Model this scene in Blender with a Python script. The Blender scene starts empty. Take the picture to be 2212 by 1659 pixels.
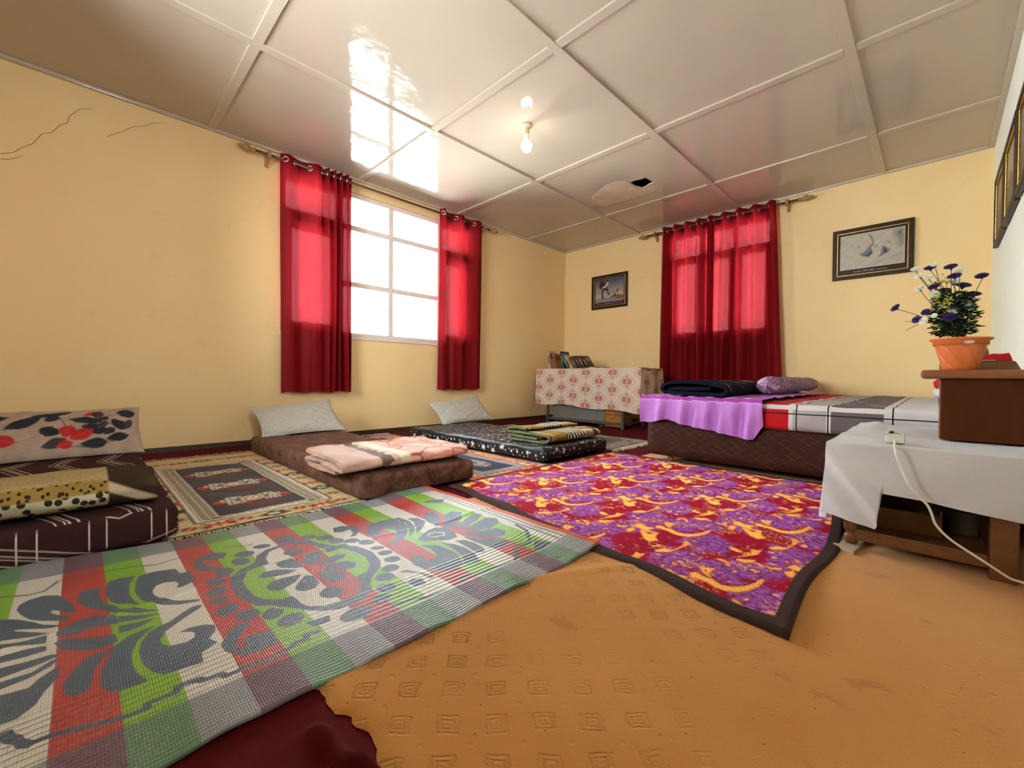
import bpy, bmesh, math, random
import numpy as np
from mathutils import Vector, Matrix

sc = bpy.context.scene
COL = sc.collection
PI = math.pi
W, H, YB = 4.352, 2.5, -5.9          # room: x 0..W, y 0..YB (towards the camera), z 0..H

# ------------------------------------------------------------------ camera
cam = bpy.data.cameras.new('camera'); cam_o = bpy.data.objects.new('camera', cam); COL.objects.link(cam_o)
yaw, pitch, roll = -0.7809, -0.0142, 0.0090
fw = Vector((math.sin(yaw)*math.cos(pitch), math.cos(yaw)*math.cos(pitch), math.sin(pitch)))
rt = Vector((math.cos(yaw), -math.sin(yaw), 0)); up = rt.cross(fw)
r2 = math.cos(roll)*rt + math.sin(roll)*up; u2 = -math.sin(roll)*rt + math.cos(roll)*up
cam_o.matrix_world = Matrix(((r2.x,u2.x,-fw.x,4.05),(r2.y,u2.y,-fw.y,-5.219),(r2.z,u2.z,-fw.z,0.577),(0,0,0,1)))
cam.sensor_width = 36; cam.lens = 925.57/2212*36; cam.clip_start = 0.02; cam.clip_end = 200
sc.camera = cam_o

# ------------------------------------------------------------------ light
SKY = 9.0
world = bpy.data.worlds.new('overcast_sky'); sc.world = world; world.use_nodes = True
wb = world.node_tree.nodes['Background']; wb.inputs[0].default_value = (0.89, 0.97, 1.0, 1); wb.inputs[1].default_value = SKY
def portal(name, loc, rot, sx, sy):
    l = bpy.data.lights.new(name, 'AREA'); l.shape = 'RECTANGLE'; l.size = sx; l.size_y = sy; l.cycles.is_portal = True
    o = bpy.data.objects.new(name, l); COL.objects.link(o); o.location = loc; o.rotation_euler = rot; return o
portal('sky_portal', (-0.2, -2.93, 1.67), (0, -PI/2, 0), 1.5, 2.2)
portal('sky_portal', (2.22, 0.2, 1.67), (-PI/2, 0, 0), 1.25, 1.5)
portal('sky_portal', (1.9, YB-0.2, 1.55), (PI/2, 0, 0), 1.3, 1.4)
portal('sky_portal', (W+0.2, -4.95, 1.55), (0, PI/2, 0), 1.4, .8)
vs = sc.view_settings
vs.view_transform = 'Standard'; vs.look = 'None'; vs.gamma = 1; vs.use_curve_mapping = False
vs.exposure = 2.03
cy = sc.cycles
cy.max_bounces = 6; cy.diffuse_bounces = 4; cy.glossy_bounces = 3; cy.transmission_bounces = 4; cy.transparent_max_bounces = 8
cy.use_adaptive_sampling = True; cy.adaptive_threshold = .1; cy.adaptive_min_samples = 16
cy.sample_clamp_indirect = 6; cy.caustics_reflective = False; cy.caustics_refractive = False

# ------------------------------------------------------------------ node helpers
def S(r, g, b):
    f = lambda c: c/12.92 if c <= .04045 else ((c+.055)/1.055)**2.4
    return (f(r/255), f(g/255), f(b/255))
class V:
    def __init__(s, t, k): s.t, s.k = t, k
    def __add__(s, o): return s.t.m('ADD', s, o)
    __radd__ = __add__
    def __sub__(s, o): return s.t.m('SUBTRACT', s, o)
    def __rsub__(s, o): return s.t.m('SUBTRACT', o, s)
    def __mul__(s, o): return s.t.m('MULTIPLY', s, o)
    __rmul__ = __mul__
    def __truediv__(s, o): return s.t.m('DIVIDE', s, o)
    def __lt__(s, o): return s.t.m('LESS_THAN', s, o)
    def __gt__(s, o): return s.t.m('GREATER_THAN', s, o)
class T:
    def __init__(s, name, rough=.8, spec=.3, **kw):
        s.mat = bpy.data.materials.new(name); s.mat.use_nodes = True
        s.nt = s.mat.node_tree; s.N = s.nt.nodes; s.L = s.nt.links
        s.b = s.N['Principled BSDF']; s.out = s.N['Material Output']
        s.b.inputs['Roughness'].default_value = rough; s.b.inputs['Specular IOR Level'].default_value = spec
        for k, v in kw.items(): s.set(k.replace('_', ' '), v)
    def put(s, sock, v):
        if isinstance(v, V): s.L.new(v.k, sock)
        elif isinstance(v, (tuple, list)) and len(v) == 3 and sock.type == 'RGBA': sock.default_value = (*v, 1)
        else: sock.default_value = v
    def set(s, k, v): s.put(s.b.inputs[k], v); return s
    def m(s, op, *a, clamp=False):
        n = s.N.new('ShaderNodeMath'); n.operation = op; n.use_clamp = clamp
        for i, x in enumerate(a): s.put(n.inputs[i], x)
        return V(s, n.outputs[0])
    def uv(s):
        n = s.N.new('ShaderNodeUVMap'); n.uv_map = 'uv'; return s.sep(V(s, n.outputs[0]))[:2] + (V(s, n.outputs[0]),)
    def obj(s):
        n = s.N.new('ShaderNodeTexCoord'); return V(s, n.outputs['Object'])
    def sep(s, v):
        n = s.N.new('ShaderNodeSeparateXYZ'); s.put(n.inputs[0], v); return tuple(V(s, o) for o in n.outputs)
    def comb(s, x, y, z=0.0):
        n = s.N.new('ShaderNodeCombineXYZ'); s.put(n.inputs[0], x); s.put(n.inputs[1], y); s.put(n.inputs[2], z); return V(s, n.outputs[0])
    def attr(s, name, out='Fac'):
        n = s.N.new('ShaderNodeAttribute'); n.attribute_name = name; return V(s, n.outputs[out])
    def noise(s, scale, detail=2.0, vec=None, rough=.5, dist=0.0, col=False):
        n = s.N.new('ShaderNodeTexNoise'); n.inputs['Scale'].default_value = scale; n.inputs['Detail'].default_value = detail
        n.inputs['Roughness'].default_value = rough; n.inputs['Distortion'].default_value = dist
        s.put(n.inputs['Vector'], vec if vec is not None else s.obj()); return V(s, n.outputs['Color' if col else 'Fac'])
    def voro(s, scale, vec=None, feat='F1', out='Distance', rnd=1.0):
        n = s.N.new('ShaderNodeTexVoronoi'); n.voronoi_dimensions = '2D' if vec is not None else '3D'; n.inputs['Scale'].default_value = scale; n.feature = feat; n.inputs['Randomness'].default_value = rnd
        s.put(n.inputs['Vector'], vec if vec is not None else s.obj()); return V(s, n.outputs[out])
    def white(s, vec):
        n = s.N.new('ShaderNodeTexWhiteNoise'); n.noise_dimensions = '3D'; s.put(n.inputs['Vector'], vec); return V(s, n.outputs['Color'])
    def step(s, a, b, v):
        n = s.N.new('ShaderNodeMapRange'); n.interpolation_type = 'SMOOTHSTEP'
        s.put(n.inputs[0], v); s.put(n.inputs[1], a); s.put(n.inputs[2], b); return V(s, n.outputs[0])
    def lin(s, a, b, c, d, v):
        n = s.N.new('ShaderNodeMapRange')
        for i, x in enumerate((v, a, b, c, d)): s.put(n.inputs[i], x)
        return V(s, n.outputs[0])
    def mix(s, f, a, b, mode='MIX'):
        n = s.N.new('ShaderNodeMix'); n.data_type = 'RGBA'; n.blend_type = mode
        s.put(n.inputs[0], f); s.put(n.inputs[6], a); s.put(n.inputs[7], b); return V(s, n.outputs[2])
    def bump(s, h, strength=.3, dist=.01):
        n = s.N.new('ShaderNodeBump'); n.inputs['Strength'].default_value = strength; n.inputs['Distance'].default_value = dist
        s.put(n.inputs['Height'], h); s.L.new(n.outputs[0], s.b.inputs['Normal']); return s
    def col(s, c): return s.set('Base Color', c)

def plain(name, c, rough=.7, spec=.3, var=.12, scale=25., bump=0.0, bscale=200., metal=0.0):
    t = T(name, rough, spec)
    n = t.noise(scale, 2)
    t.col(t.mix(t.lin(.3, .7, 0, 1, n), tuple(x*(1-var) for x in c), tuple(min(1, x*(1+var)) for x in c)))
    if bump: t.bump(t.noise(bscale, 3), bump, .004)
    if metal: t.set('Metallic', metal)
    return t.mat
def painted(name, rough=.85, spec=.2, bump=.15, bscale=250., sheen=0.0):
    t = T(name, rough, spec); t.col(t.attr('col', 'Color'))
    if bump: t.bump(t.noise(bscale, 2), bump, .003)
    if sheen: t.set('Sheen Weight', sheen)
    return t.mat
def wood(name, c1, c2, rough=.45, spec=.4, axis=(1, 12, 12), scale=3.0):
    t = T(name, rough, spec)
    x, y, z = t.sep(t.obj())
    n = t.noise(scale, 5, t.comb(x*float(axis[0]), y*float(axis[1]), z*float(axis[2])), .6, .6)
    t.col(t.mix(t.lin(.3, .7, 0, 1, n), c1, c2)); t.bump(n, .08, .002)
    return t.mat

# ------------------------------------------------------------------ mesh helpers
class G:
    def __init__(s): s.v = []; s.f = []; s.uv = None; s.smooth = False
    def add(s, v, f):
        o = len(s.v); s.v += [tuple(map(float, p)) for p in v]; s.f += [tuple(i+o for i in q) for q in f]; return s
    def box(s, x0, x1, y0, y1, z0, z1):
        return s.add([(x0,y0,z0),(x1,y0,z0),(x1,y1,z0),(x0,y1,z0),(x0,y0,z1),(x1,y0,z1),(x1,y1,z1),(x0,y1,z1)],
                     [(0,3,2,1),(4,5,6,7),(0,1,5,4),(1,2,6,5),(2,3,7,6),(3,0,4,7)])
    def tube(s, pts, r, n=8, cap=True):
        pts = [Vector(p) for p in pts]; rs = r if isinstance(r, (list, tuple)) else [r]*len(pts)
        vs, fs = [], []; prev = None
        for i, p in enumerate(pts):
            d = (pts[min(i+1, len(pts)-1)]-pts[max(i-1, 0)]).normalized()
            a = prev if prev is not None else (Vector((0,0,1)) if abs(d.z) < .9 else Vector((1,0,0)))
            a = (a - d*a.dot(d)).normalized(); b = d.cross(a); prev = a
            for k in range(n):
                t = 2*PI*k/n; vs.append(p + (a*math.cos(t)+b*math.sin(t))*rs[i])
        for i in range(len(pts)-1):
            for k in range(n):
                fs.append((i*n+k, i*n+(k+1) % n, (i+1)*n+(k+1) % n, (i+1)*n+k))
        if cap: fs += [tuple(range(n-1, -1, -1)), tuple((len(pts)-1)*n+k for k in range(n))]
        return s.add(vs, fs)
    def lathe(s, prof, c=(0,0,0), n=20, axis='z', cap=True):
        vs, fs = [], []
        for r, h in prof:
            for k in range(n):
                t = 2*PI*k/n; a, b = r*math.cos(t), r*math.sin(t)
                p = {'z': (a,b,h), 'y': (a,h,b), 'x': (h,a,b)}[axis]
                vs.append((p[0]+c[0], p[1]+c[1], p[2]+c[2]))
        for i in range(len(prof)-1):
            for k in range(n): fs.append((i*n+k, i*n+(k+1) % n, (i+1)*n+(k+1) % n, (i+1)*n+k))
        if cap: fs += [tuple(range(n-1, -1, -1)), tuple((len(prof)-1)*n+k for k in range(n))]
        return s.add(vs, fs)
    def torus(s, c, nrm, R, r, n=16, m=6):
        nrm = Vector(nrm).normalized(); a = nrm.orthogonal().normalized(); b = nrm.cross(a); c = Vector(c); vs, fs = [], []
        for i in range(n):
            t = 2*PI*i/n; d = a*math.cos(t)+b*math.sin(t)
            for j in range(m):
                q = 2*PI*j/m; vs.append(c + d*(R+r*math.cos(q)) + nrm*r*math.sin(q))
        for i in range(n):
            for j in range(m):
                fs.append((i*m+j, ((i+1) % n)*m+j, ((i+1) % n)*m+(j+1) % m, i*m+(j+1) % m))
        return s.add(vs, fs)
    def prism(s, poly, z0, z1):
        n = len(poly); vs = [(x,y,z0) for x,y in poly]+[(x,y,z1) for x,y in poly]
        return s.add(vs, [tuple(range(n-1,-1,-1)), tuple(range(n,2*n))]+[(i,(i+1) % n,n+(i+1) % n,n+i) for i in range(n)])
def build(name, g, mat, parent=None, loc=(0,0,0), bevel=0.0, seg=2, smooth=False, uvf=None, rot=None):
    """one mesh object; vertices are in room coordinates, loc is the base point that becomes the origin"""
    if parent is not None:
        loc = parent['_o'] if '_o' in parent else (0,0,0)
    me = bpy.data.meshes.new(name)
    v = np.array(g.v, float) - np.array(loc)
    me.from_pydata(v.tolist(), [], g.f); me.update()
    if bevel:
        bm = bmesh.new(); bm.from_mesh(me)
        ed = [e for e in bm.edges if len(e.link_faces) == 2 and e.calc_face_angle() > .5]
        bmesh.ops.bevel(bm, geom=ed, offset=bevel, segments=seg, profile=.6, affect='EDGES', clamp_overlap=True)
        bm.to_mesh(me); bm.free()
    if uvf == 'box':
        nv = np.empty(len(me.vertices)*3); me.vertices.foreach_get('co', nv); nv = nv.reshape(-1,3)+np.array(loc)
        ul = me.uv_layers.new(name='uv')
        for p in me.polygons:
            n = p.normal; a = max(range(3), key=lambda i: abs(n[i]))
            for li in p.loop_indices:
                c = nv[me.loops[li].vertex_index]
                ul.data[li].uv = ((c[0],c[1]) if a == 2 else (c[1]+7.13,c[2]) if a == 0 else (c[0],c[2]+3.37))
    if smooth:
        me.polygons.foreach_set('use_smooth', [True]*len(me.polygons))
    me.materials.append(mat)
    o = bpy.data.objects.new(name, me); COL.objects.link(o)
    if parent is not None:
        o.parent = parent; o['_o'] = tuple(loc)
    else:
        o.location = loc; o['_o'] = tuple(loc)
    return o
def sheet(name, P, mat, parent=None, loc=(0,0,0), col=None, attrs=None, uv=None, smooth=True, closed=False):
    """grid surface: P is (n,m,3) room coordinates, col (n,m,3) linear colours, uv (n,m,2)"""
    if parent is not None: loc = parent['_o'] if '_o' in parent else (0,0,0)
    n, m = P.shape[:2]
    me = bpy.data.meshes.new(name)
    i = np.arange(n*m).reshape(n, m)
    if closed: i = np.concatenate([i, i[:1]], 0)
    q = np.stack([i[:-1,:-1], i[1:,:-1], i[1:,1:], i[:-1,1:]], -1).reshape(-1, 4)
    me.vertices.add(n*m); me.vertices.foreach_set('co', (P.reshape(-1,3)-np.array(loc)).ravel().astype(np.float32))
    me.loops.add(q.size); me.loops.foreach_set('vertex_index', q.ravel().astype(np.int32))
    me.polygons.add(len(q)); me.polygons.foreach_set('loop_start', np.arange(0, q.size, 4, dtype=np.int32))
    me.polygons.foreach_set('loop_total', np.full(len(q), 4, dtype=np.int32))
    me.update(calc_edges=True); me.validate()
    if smooth: me.polygons.foreach_set('use_smooth', np.ones(len(q), bool))
    if col is not None:
        a = me.color_attributes.new('col', 'FLOAT_COLOR', 'POINT')
        a.data.foreach_set('color', np.concatenate([col.reshape(-1,3), np.ones((n*m,1))], 1).ravel().astype(np.float32))
    for k, arr in (attrs or {}).items():
        a = me.attributes.new(k, 'FLOAT', 'POINT'); a.data.foreach_set('value', arr.ravel().astype(np.float32))
    if uv is not None:
        ul = me.uv_layers.new(name='uv'); ul.data.foreach_set('uv', uv.reshape(-1,2)[q.ravel()].ravel().astype(np.float32))
    me.materials.append(mat)
    o = bpy.data.objects.new(name, me); COL.objects.link(o)
    if parent is not None: o.parent = parent
    else: o.location = loc
    o['_o'] = tuple(loc)
    return o
def tag(o, label, cat, group=None, kind=None):
    o['label'] = label; o['category'] = cat
    if group: o['group'] = group
    if kind: o['kind'] = kind
    return o
def struct(o, label=None):
    o['kind'] = 'structure'
    if label: o['label'] = label
    return o
def thing(name, loc, label, cat, group=None):
    o = bpy.data.objects.new(name, None); COL.objects.link(o); o.location = loc; o['_o'] = tuple(loc); o.empty_display_size = .05
    return tag(o, label, cat, group)
def soft_box(x0, x1, y0, y1, z0, z1, r, step=.03, disp=None):
    """box with large round edges, finely gridded, optionally displaced by disp(p)->p"""
    nx, ny, nz = [max(2, int(round(d/step))) for d in (x1-x0, y1-y0, z1-z0)]
    g = G(); idx = {}
    c = np.array([(x0+x1)/2,(y0+y1)/2,(z0+z1)/2]); h = np.array([(x1-x0)/2,(y1-y0)/2,(z1-z0)/2]); r = min(r, h.min()*.98)
    def vert(i, j, k):
        if (i,j,k) in idx: return idx[i,j,k]
        p = np.array([-h[0]+2*h[0]*i/nx, -h[1]+2*h[1]*j/ny, -h[2]+2*h[2]*k/nz])
        q = np.clip(p, -h+r, h-r); d = p-q; l = np.linalg.norm(d)
        if l > 1e-9: p = q + d/l*r*min(1, max(abs(d))/r)
        p = p + c
        if disp: p = disp(p)
        idx[i,j,k] = len(g.v); g.v.append(tuple(p)); return idx[i,j,k]
    for i in range(nx):
        for j in range(ny):
            g.f.append((vert(i,j,0),vert(i,j+1,0),vert(i+1,j+1,0),vert(i+1,j,0))); g.f.append((vert(i,j,nz),vert(i+1,j,nz),vert(i+1,j+1,nz),vert(i,j+1,nz)))
    for i in range(nx):
        for k in range(nz):
            g.f.append((vert(i,0,k),vert(i+1,0,k),vert(i+1,0,k+1),vert(i,0,k+1))); g.f.append((vert(i,ny,k),vert(i,ny,k+1),vert(i+1,ny,k+1),vert(i+1,ny,k)))
    for j in range(ny):
        for k in range(nz):
            g.f.append((vert(0,j,k),vert(0,j,k+1),vert(0,j+1,k+1),vert(0,j+1,k))); g.f.append((vert(nx,j,k),vert(nx,j+1,k),vert(nx,j+1,k+1),vert(nx,j,k+1)))
    return g
def wob(x, y, f=1.0, s=0.0):
    return (np.sin(x*7.1*f+1.3+s)*np.cos(y*6.3*f+.7*s)+np.sin(x*13.7*f-y*11.9*f+2.1+s)*.5+np.cos(x*23.*f+y*19.*f+s)*.25)/1.75
# signed-distance drawing
def polys(txt, ox, oy, sc_=.001):
    return [np.array([tuple(map(float, a.split(','))) for a in q.split()])*sc_+np.array([ox,oy]) for q in txt.split(';')]
def sd_poly(X, Y, P):
    d = np.full(X.shape, 1e9); s = np.zeros(X.shape, bool); n = len(P)
    for i in range(n):
        a, b = P[i], P[(i+1) % n]; e = b-a; wx, wy = X-a[0], Y-a[1]
        t = np.clip((wx*e[0]+wy*e[1])/max(e@e, 1e-12), 0, 1); d = np.minimum(d, (wx-e[0]*t)**2+(wy-e[1]*t)**2)
        c = ((a[1] <= Y) != (b[1] <= Y))
        if e[1] != 0: s ^= c & (X < a[0]+(Y-a[1])/e[1]*e[0])
    return np.where(s, -1, 1)*np.sqrt(d)
def sd_line(X, Y, P):
    d = np.full(X.shape, 1e9)
    for i in range(len(P)-1):
        a, b = np.array(P[i]), np.array(P[i+1]); e = b-a; wx, wy = X-a[0], Y-a[1]
        t = np.clip((wx*e[0]+wy*e[1])/max(e@e, 1e-12), 0, 1); d = np.minimum(d, (wx-e[0]*t)**2+(wy-e[1]*t)**2)
    return np.sqrt(d)
def local(D, X, Y, fn, P, pad=.06):
    """D=min(D, fn) only near the shape"""
    P = np.asarray(P); m = (X > P[:,0].min()-pad)&(X < P[:,0].max()+pad)&(Y > P[:,1].min()-pad)&(Y < P[:,1].max()+pad)
    if m.any(): D[m] = np.minimum(D[m], fn(X[m], Y[m], P))
class Canvas:
    def __init__(s, w, h, step, bg):
        s.nx, s.ny = int(round(w/step))+1, int(round(h/step))+1
        s.X, s.Y = np.meshgrid(np.linspace(0, w, s.nx), np.linspace(0, h, s.ny), indexing='ij')
        s.C = np.zeros(s.X.shape+(3,))+np.array(bg); s.soft = step*.6
    def mask(s, d, c, a=1.0):
        k = (np.clip(.5-d/(2*s.soft), 0, 1)*a)[...,None]; s.C = s.C*(1-k)+np.array(c)*k; return s
    def poly(s, P, c, a=1.0): return s.mask(sd_poly(s.X, s.Y, np.array(P, float)), c, a)
    def rect(s, x0, x1, y0, y1, c, a=1.0): return s.mask(np.maximum(np.maximum(x0-s.X, s.X-x1), np.maximum(y0-s.Y, s.Y-y1)), c, a)
    def line(s, P, w, c, a=1.0): return s.mask(sd_line(s.X, s.Y, P)-w/2, c, a)
    def ell(s, cx, cy_, rx, ry, c, ang=0.0, a=1.0):
        x, y = s.X-cx, s.Y-cy_; ca, sa = math.cos(ang), math.sin(ang); u, v = x*ca+y*sa, -x*sa+y*ca
        return s.mask((np.sqrt((u/rx)**2+(v/ry)**2)-1)*min(rx, ry), c, a)
def fringe(name, pts_dir, mat, parent, n, length, seed, z=.012, w=.004):
    """tufts of loose yarn between two points; (a, b, outward)"""
    rnd = random.Random(seed); g = G(); a, b, o = [Vector((*p, 0)) for p in pts_dir]
    for i in range(n):
        p = a.lerp(b, (i+rnd.random()*.8)/n) + Vector((0,0,z)); l = length*rnd.uniform(.6, 1.15)
        side = (b-a).normalized()*rnd.uniform(-.5, .5)*l
        q1 = p + o*l*.5+side*.3+Vector((0,0,.006*rnd.random())); q2 = p+o*l+side+Vector((0,0,-z*.6+.004*rnd.random()))
        g.tube([p, q1, q2], [w*.5, w*.55, w*.3], 4)
    x = build(name, g, mat, parent); x['kind'] = 'stuff'; return x
# ------------------------------------------------------------------ room materials
def wall_mat(name, c, c2):
    t = T(name, .62, .35)
    big = t.noise(1.6, 2, None, .6)
    k = t.mix(t.lin(.35, .75, 0, 1, big), c, c2)
    smudge = t.step(.60, .74, t.noise(4.5, 3, None, .65))
    t.col(t.mix(smudge*.18, k, tuple(x*.72 for x in c)))
    return t.mat
M = {}
CREAM = (.87, .62, .30)
M['cream'] = wall_mat('cream_wall_paint', CREAM, (.89, .66, .33))
M['pale'] = wall_mat('pale_wall_paint', (.82, .84, .72), (.85, .87, .75))
t = T('glossy_ceiling_paint', .085, .30)
n1 = t.noise(.8, 3); t.col(t.mix(t.lin(.35, .7, 0, 1, n1), (.51, .43, .335), (.56, .475, .375)))
wv = t.noise(5.0, 2, None, .5, .8)*.7 + t.noise(22.0, 2)*.25
t.bump(wv, .20, .012); M['ceil'] = t.mat
M['plaster'] = plain('matte_plaster_patch', (.70, .58, .42), .85, .2, .1, 8, .5, 40)
M['dark'] = plain('dark_void', (.01, .009, .008), .95, 0, .1)
M['skirting'] = wood('dark_skirting_wood', (.035, .018, .010), (.07, .035, .02), .5)
M['winframe'] = plain('pinkish_white_window_paint', (.78, .66, .60), .4, .4, .05, 20)
t = T('window_glass', .05)
tr = t.N.new('ShaderNodeBsdfTransparent'); gl = t.N.new('ShaderNodeBsdfGlossy'); gl.inputs['Roughness'].default_value = .02
fr = t.N.new('ShaderNodeFresnel'); fr.inputs[0].default_value = 1.45; mx = t.N.new('ShaderNodeMixShader')
t.L.new(fr.outputs[0], mx.inputs[0]); t.L.new(tr.outputs[0], mx.inputs[1]); t.L.new(gl.outputs[0], mx.inputs[2]); t.L.new(mx.outputs[0], t.out.inputs[0])
M['glass'] = t.mat
M['floor'] = plain('grey_cement_floor', (.22, .20, .18), .8, .3)

# ------------------------------------------------------------------ room shell
TH = .22; ZT = 2.95
o = struct(build('floor', G().box(-TH, W+TH, YB-TH, TH, -.12, 0), M['floor']), 'cement floor under the carpets')
W1 = (-3.99, -1.88, .96, 2.365)        # window in the left wall: y0 y1 z0 z1
W2 = (1.63, 2.79, .98, 2.37)           # window in the far wall: x0 x1 z0 z1
W3 = (1.3, 2.5, .9, 2.2)               # unseen window added behind the camera as fill light
g = G(); y0, y1, z0, z1 = W1
g.box(-TH, 0, YB-TH, y0, 0, ZT).box(-TH, 0, y1, TH, 0, ZT).box(-TH, 0, y0, y1, 0, z0).box(-TH, 0, y0, y1, z1, ZT)
wl = struct(build('wall_left', g, M['cream']), 'cream painted wall with the bare window')
g = G(); x0, x1, z0, z1 = W2
g.box(0, x0, 0, TH, 0, ZT).box(x1, W+TH, 0, TH, 0, ZT).box(x0, x1, 0, TH, 0, z0).box(x0, x1, 0, TH, z1, ZT)
struct(build('wall_far', g, M['cream']), 'cream painted wall behind the bed and the desk')
W4 = (-5.22, -4.70, .9, 2.2)           # unseen window added in the right wall to brighten the room
y0, y1, z0, z1 = W4
struct(build('wall_right', G().box(W, W+TH, YB-TH, y0, 0, ZT).box(W, W+TH, y1, 0, 0, ZT).box(W, W+TH, y0, y1, 0, z0).box(W, W+TH, y0, y1, z1, ZT), M['pale']), 'pale wall beside the flower pot')
g = G(); x0, x1, z0, z1 = W3
g.box(0, x0, YB-TH, YB, 0, ZT).box(x1, W, YB-TH, YB, 0, ZT).box(x0, x1, YB-TH, YB, 0, z0).box(x0, x1, YB-TH, YB, z1, ZT)
struct(build('wall_back', g, M['cream']), 'cream wall behind the camera')
# hairline cracks in the left wall
M['crack'] = plain('crack_shadow', (.28, .19, .09), .9, 0)
for pts in ([(-5.553,1.906),(-5.50,1.935),(-5.47,1.972),(-5.42,2.02),(-5.383,2.093),(-5.34,2.12),(-5.302,2.185),(-5.27,2.21),(-5.26,2.262),(-5.21,2.33),(-5.162,2.351),(-5.14,2.345)],
            [(-5.6,1.87),(-5.53,1.88),(-5.49,1.905),(-5.46,1.93)], [(-5.08,2.197),(-5.06,2.22),(-5.002,2.267),(-4.95,2.32),(-4.892,2.351),(-4.83,2.40),(-4.767,2.424)]):
    build('crack', G().tube([(0.0002, a, b) for a, b in pts], [.0016]*(len(pts)-1)+[.0006], 4), M['crack'], wl)

# ceiling: boards, battens and a hole
ceil = struct(build('ceiling', G().box(-TH, W+TH, YB-TH, TH, ZT-.05, ZT+.1), M['dark']), 'panelled glossy ceiling')
XS = [0, 1.226, 2.446, 3.662, W]; YS = [0, -.843, -2.076, -3.278, -4.493, -5.712, YB]
HOLE = [(1.882,-1.413),(1.935,-1.425),(2.0,-1.405),(2.041,-1.409),(2.053,-1.263),(1.99,-1.245),(1.945,-1.222),(1.911,-1.215),(1.878,-1.305)]
for i in range(4):
    for j in range(6):
        a, b, c, d = XS[i], XS[i+1], YS[j+1], YS[j]
        if (i, j) == (1, 1):
            bm = bmesh.new(); ov = [bm.verts.new((x, y, H)) for x, y in ((a,c),(b,c),(b,d),(a,d))]; hv = [bm.verts.new((x, y, H)) for x, y in HOLE]
            ed = [bm.edges.new((l[k], l[(k+1) % len(l)])) for l in (ov, hv) for k in range(len(l))]
            bmesh.ops.triangle_fill(bm, use_beauty=True, edges=ed)
            r = bmesh.ops.extrude_face_region(bm, geom=bm.faces[:])
            for e in r['geom']:
                if isinstance(e, bmesh.types.BMVert): e.co.z += .012
            bmesh.ops.recalc_face_normals(bm, faces=bm.faces[:])
            me = bpy.data.meshes.new('panel'); bm.to_mesh(me); bm.free(); me.materials.append(M['ceil'])
            p = bpy.data.objects.new('panel', me); COL.objects.link(p); p.parent = ceil
            p['label'] = 'ceiling board with a ragged black hole'
        else:
            build('panel', G().box(a, b, c, d, H, H+.012), M['ceil'], ceil)
hb, SW = .013, .028
for x in XS[1:-1]:
    build('batten', G().box(x-SW, x+SW, YB, 0, H-hb, H), M['ceil'], ceil, bevel=.002)
for y in YS[1:-1]:
    for i in range(4):
        a, b = XS[i]+(SW if i else 0), XS[i+1]-(SW if i < 3 else 0)
        build('batten', G().box(a+.001, b-.001, y-SW, y+SW, H-hb+.001, H), M['ceil'], ceil, bevel=.002)
rr = random.Random(4)
PT = [(1.30,-1.20),(1.37,-1.32),(1.44,-1.41),(1.56,-1.47),(1.69,-1.53),(1.80,-1.52),(1.875,-1.47),(1.87,-1.36),(1.868,-1.22),(1.92,-1.18),(2.02,-1.16),(1.98,-1.08),(1.86,-1.05),(1.70,-1.07),(1.55,-1.08),(1.40,-1.10)]
build('repair_patch', G().prism(PT, H-.0025, H), M['plaster'], ceil, bevel=.001)
for k, (a, b, c, d) in enumerate(((0, .03, YB, 0), (W-.03, W, YB, 0), (.03, W-.03, -.03, 0), (.03, W-.03, YB, YB+.03))):
    struct(build('trim_%d' % (k+1), G().box(a, b, c, d, H-.022, H), M['ceil'], bevel=.004), 'ceiling edge moulding')
struct(build('baseboard_left', G().box(0, .014, YB, 0, 0, .042), M['skirting'], bevel=.003), 'dark skirting board')
struct(build('baseboard_far', G().box(.014, W-.014, -.014, 0, 0, .042), M['skirting'], bevel=.003), 'dark skirting board')
struct(build('baseboard_right', G().box(W-.014, W, YB, 0, 0, .042), M['skirting'], bevel=.003), 'dark skirting board')

def window(name, to, rects, bars, outer, label):
    """to(u, d, z): wall coordinate u, depth d outwards, height z"""
    def bx(u0, u1, z0, z1, d0, d1):
        a, b = to(u0, d0, z0), to(u1, d1, z1); return G().box(min(a[0],b[0]), max(a[0],b[0]), min(a[1],b[1]), max(a[1],b[1]), z0, z1)
    u0, u1, z0, z1 = outer; f = .045
    g = bx(u0, u1, z0, z0+f, .02, .10)
    for r in ((u0, u1, z1-f, z1), (u0, u0+f, z0+f, z1-f), (u1-f, u1, z0+f, z1-f)):
        h = bx(*r, .02, .10); g.add(h.v, h.f)
    w = struct(build(name, g, M['winframe'], bevel=.004), label)
    for r in bars: build('glazing_bar', bx(*r, .028, .085), M['winframe'], w, bevel=.005)
    for r in rects: build('pane', bx(*r, .055, .059), M['glass'], w)
    build('sill', bx(u0-.01, u1+.01, z0-.022, z0, -.012, .10), M['winframe'], w, bevel=.004)
    build('sill', bx(u0, u1, z0-.03, z0, .10, TH+.04), M['plaster'], w)['label'] = 'outer cement sill'
    return w
L, R_, f = W1[0], W1[1], .045
bars, panes = [], []
A, B = -3.46, -2.30                      # mullions that frame the middle light
for m in (A, B): bars.append((m-.03, m+.03, W1[2]+f, W1[3]-f))
bars.append((-2.918-.027, -2.918+.027, W1[2]+f, W1[3]-f))
for z in (1.48, 2.03):
    for a, b in ((A+.03, -2.945), (-2.891, B-.03)): bars.append((a, b, z-.026, z+.026))
for a, b in ((A+.03, -2.945), (-2.891, B-.03)):
    for c, d in ((W1[2]+f, 1.454), (1.506, 2.004), (2.056, W1[3]-f)): panes.append((a, b, c, d))
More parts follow.
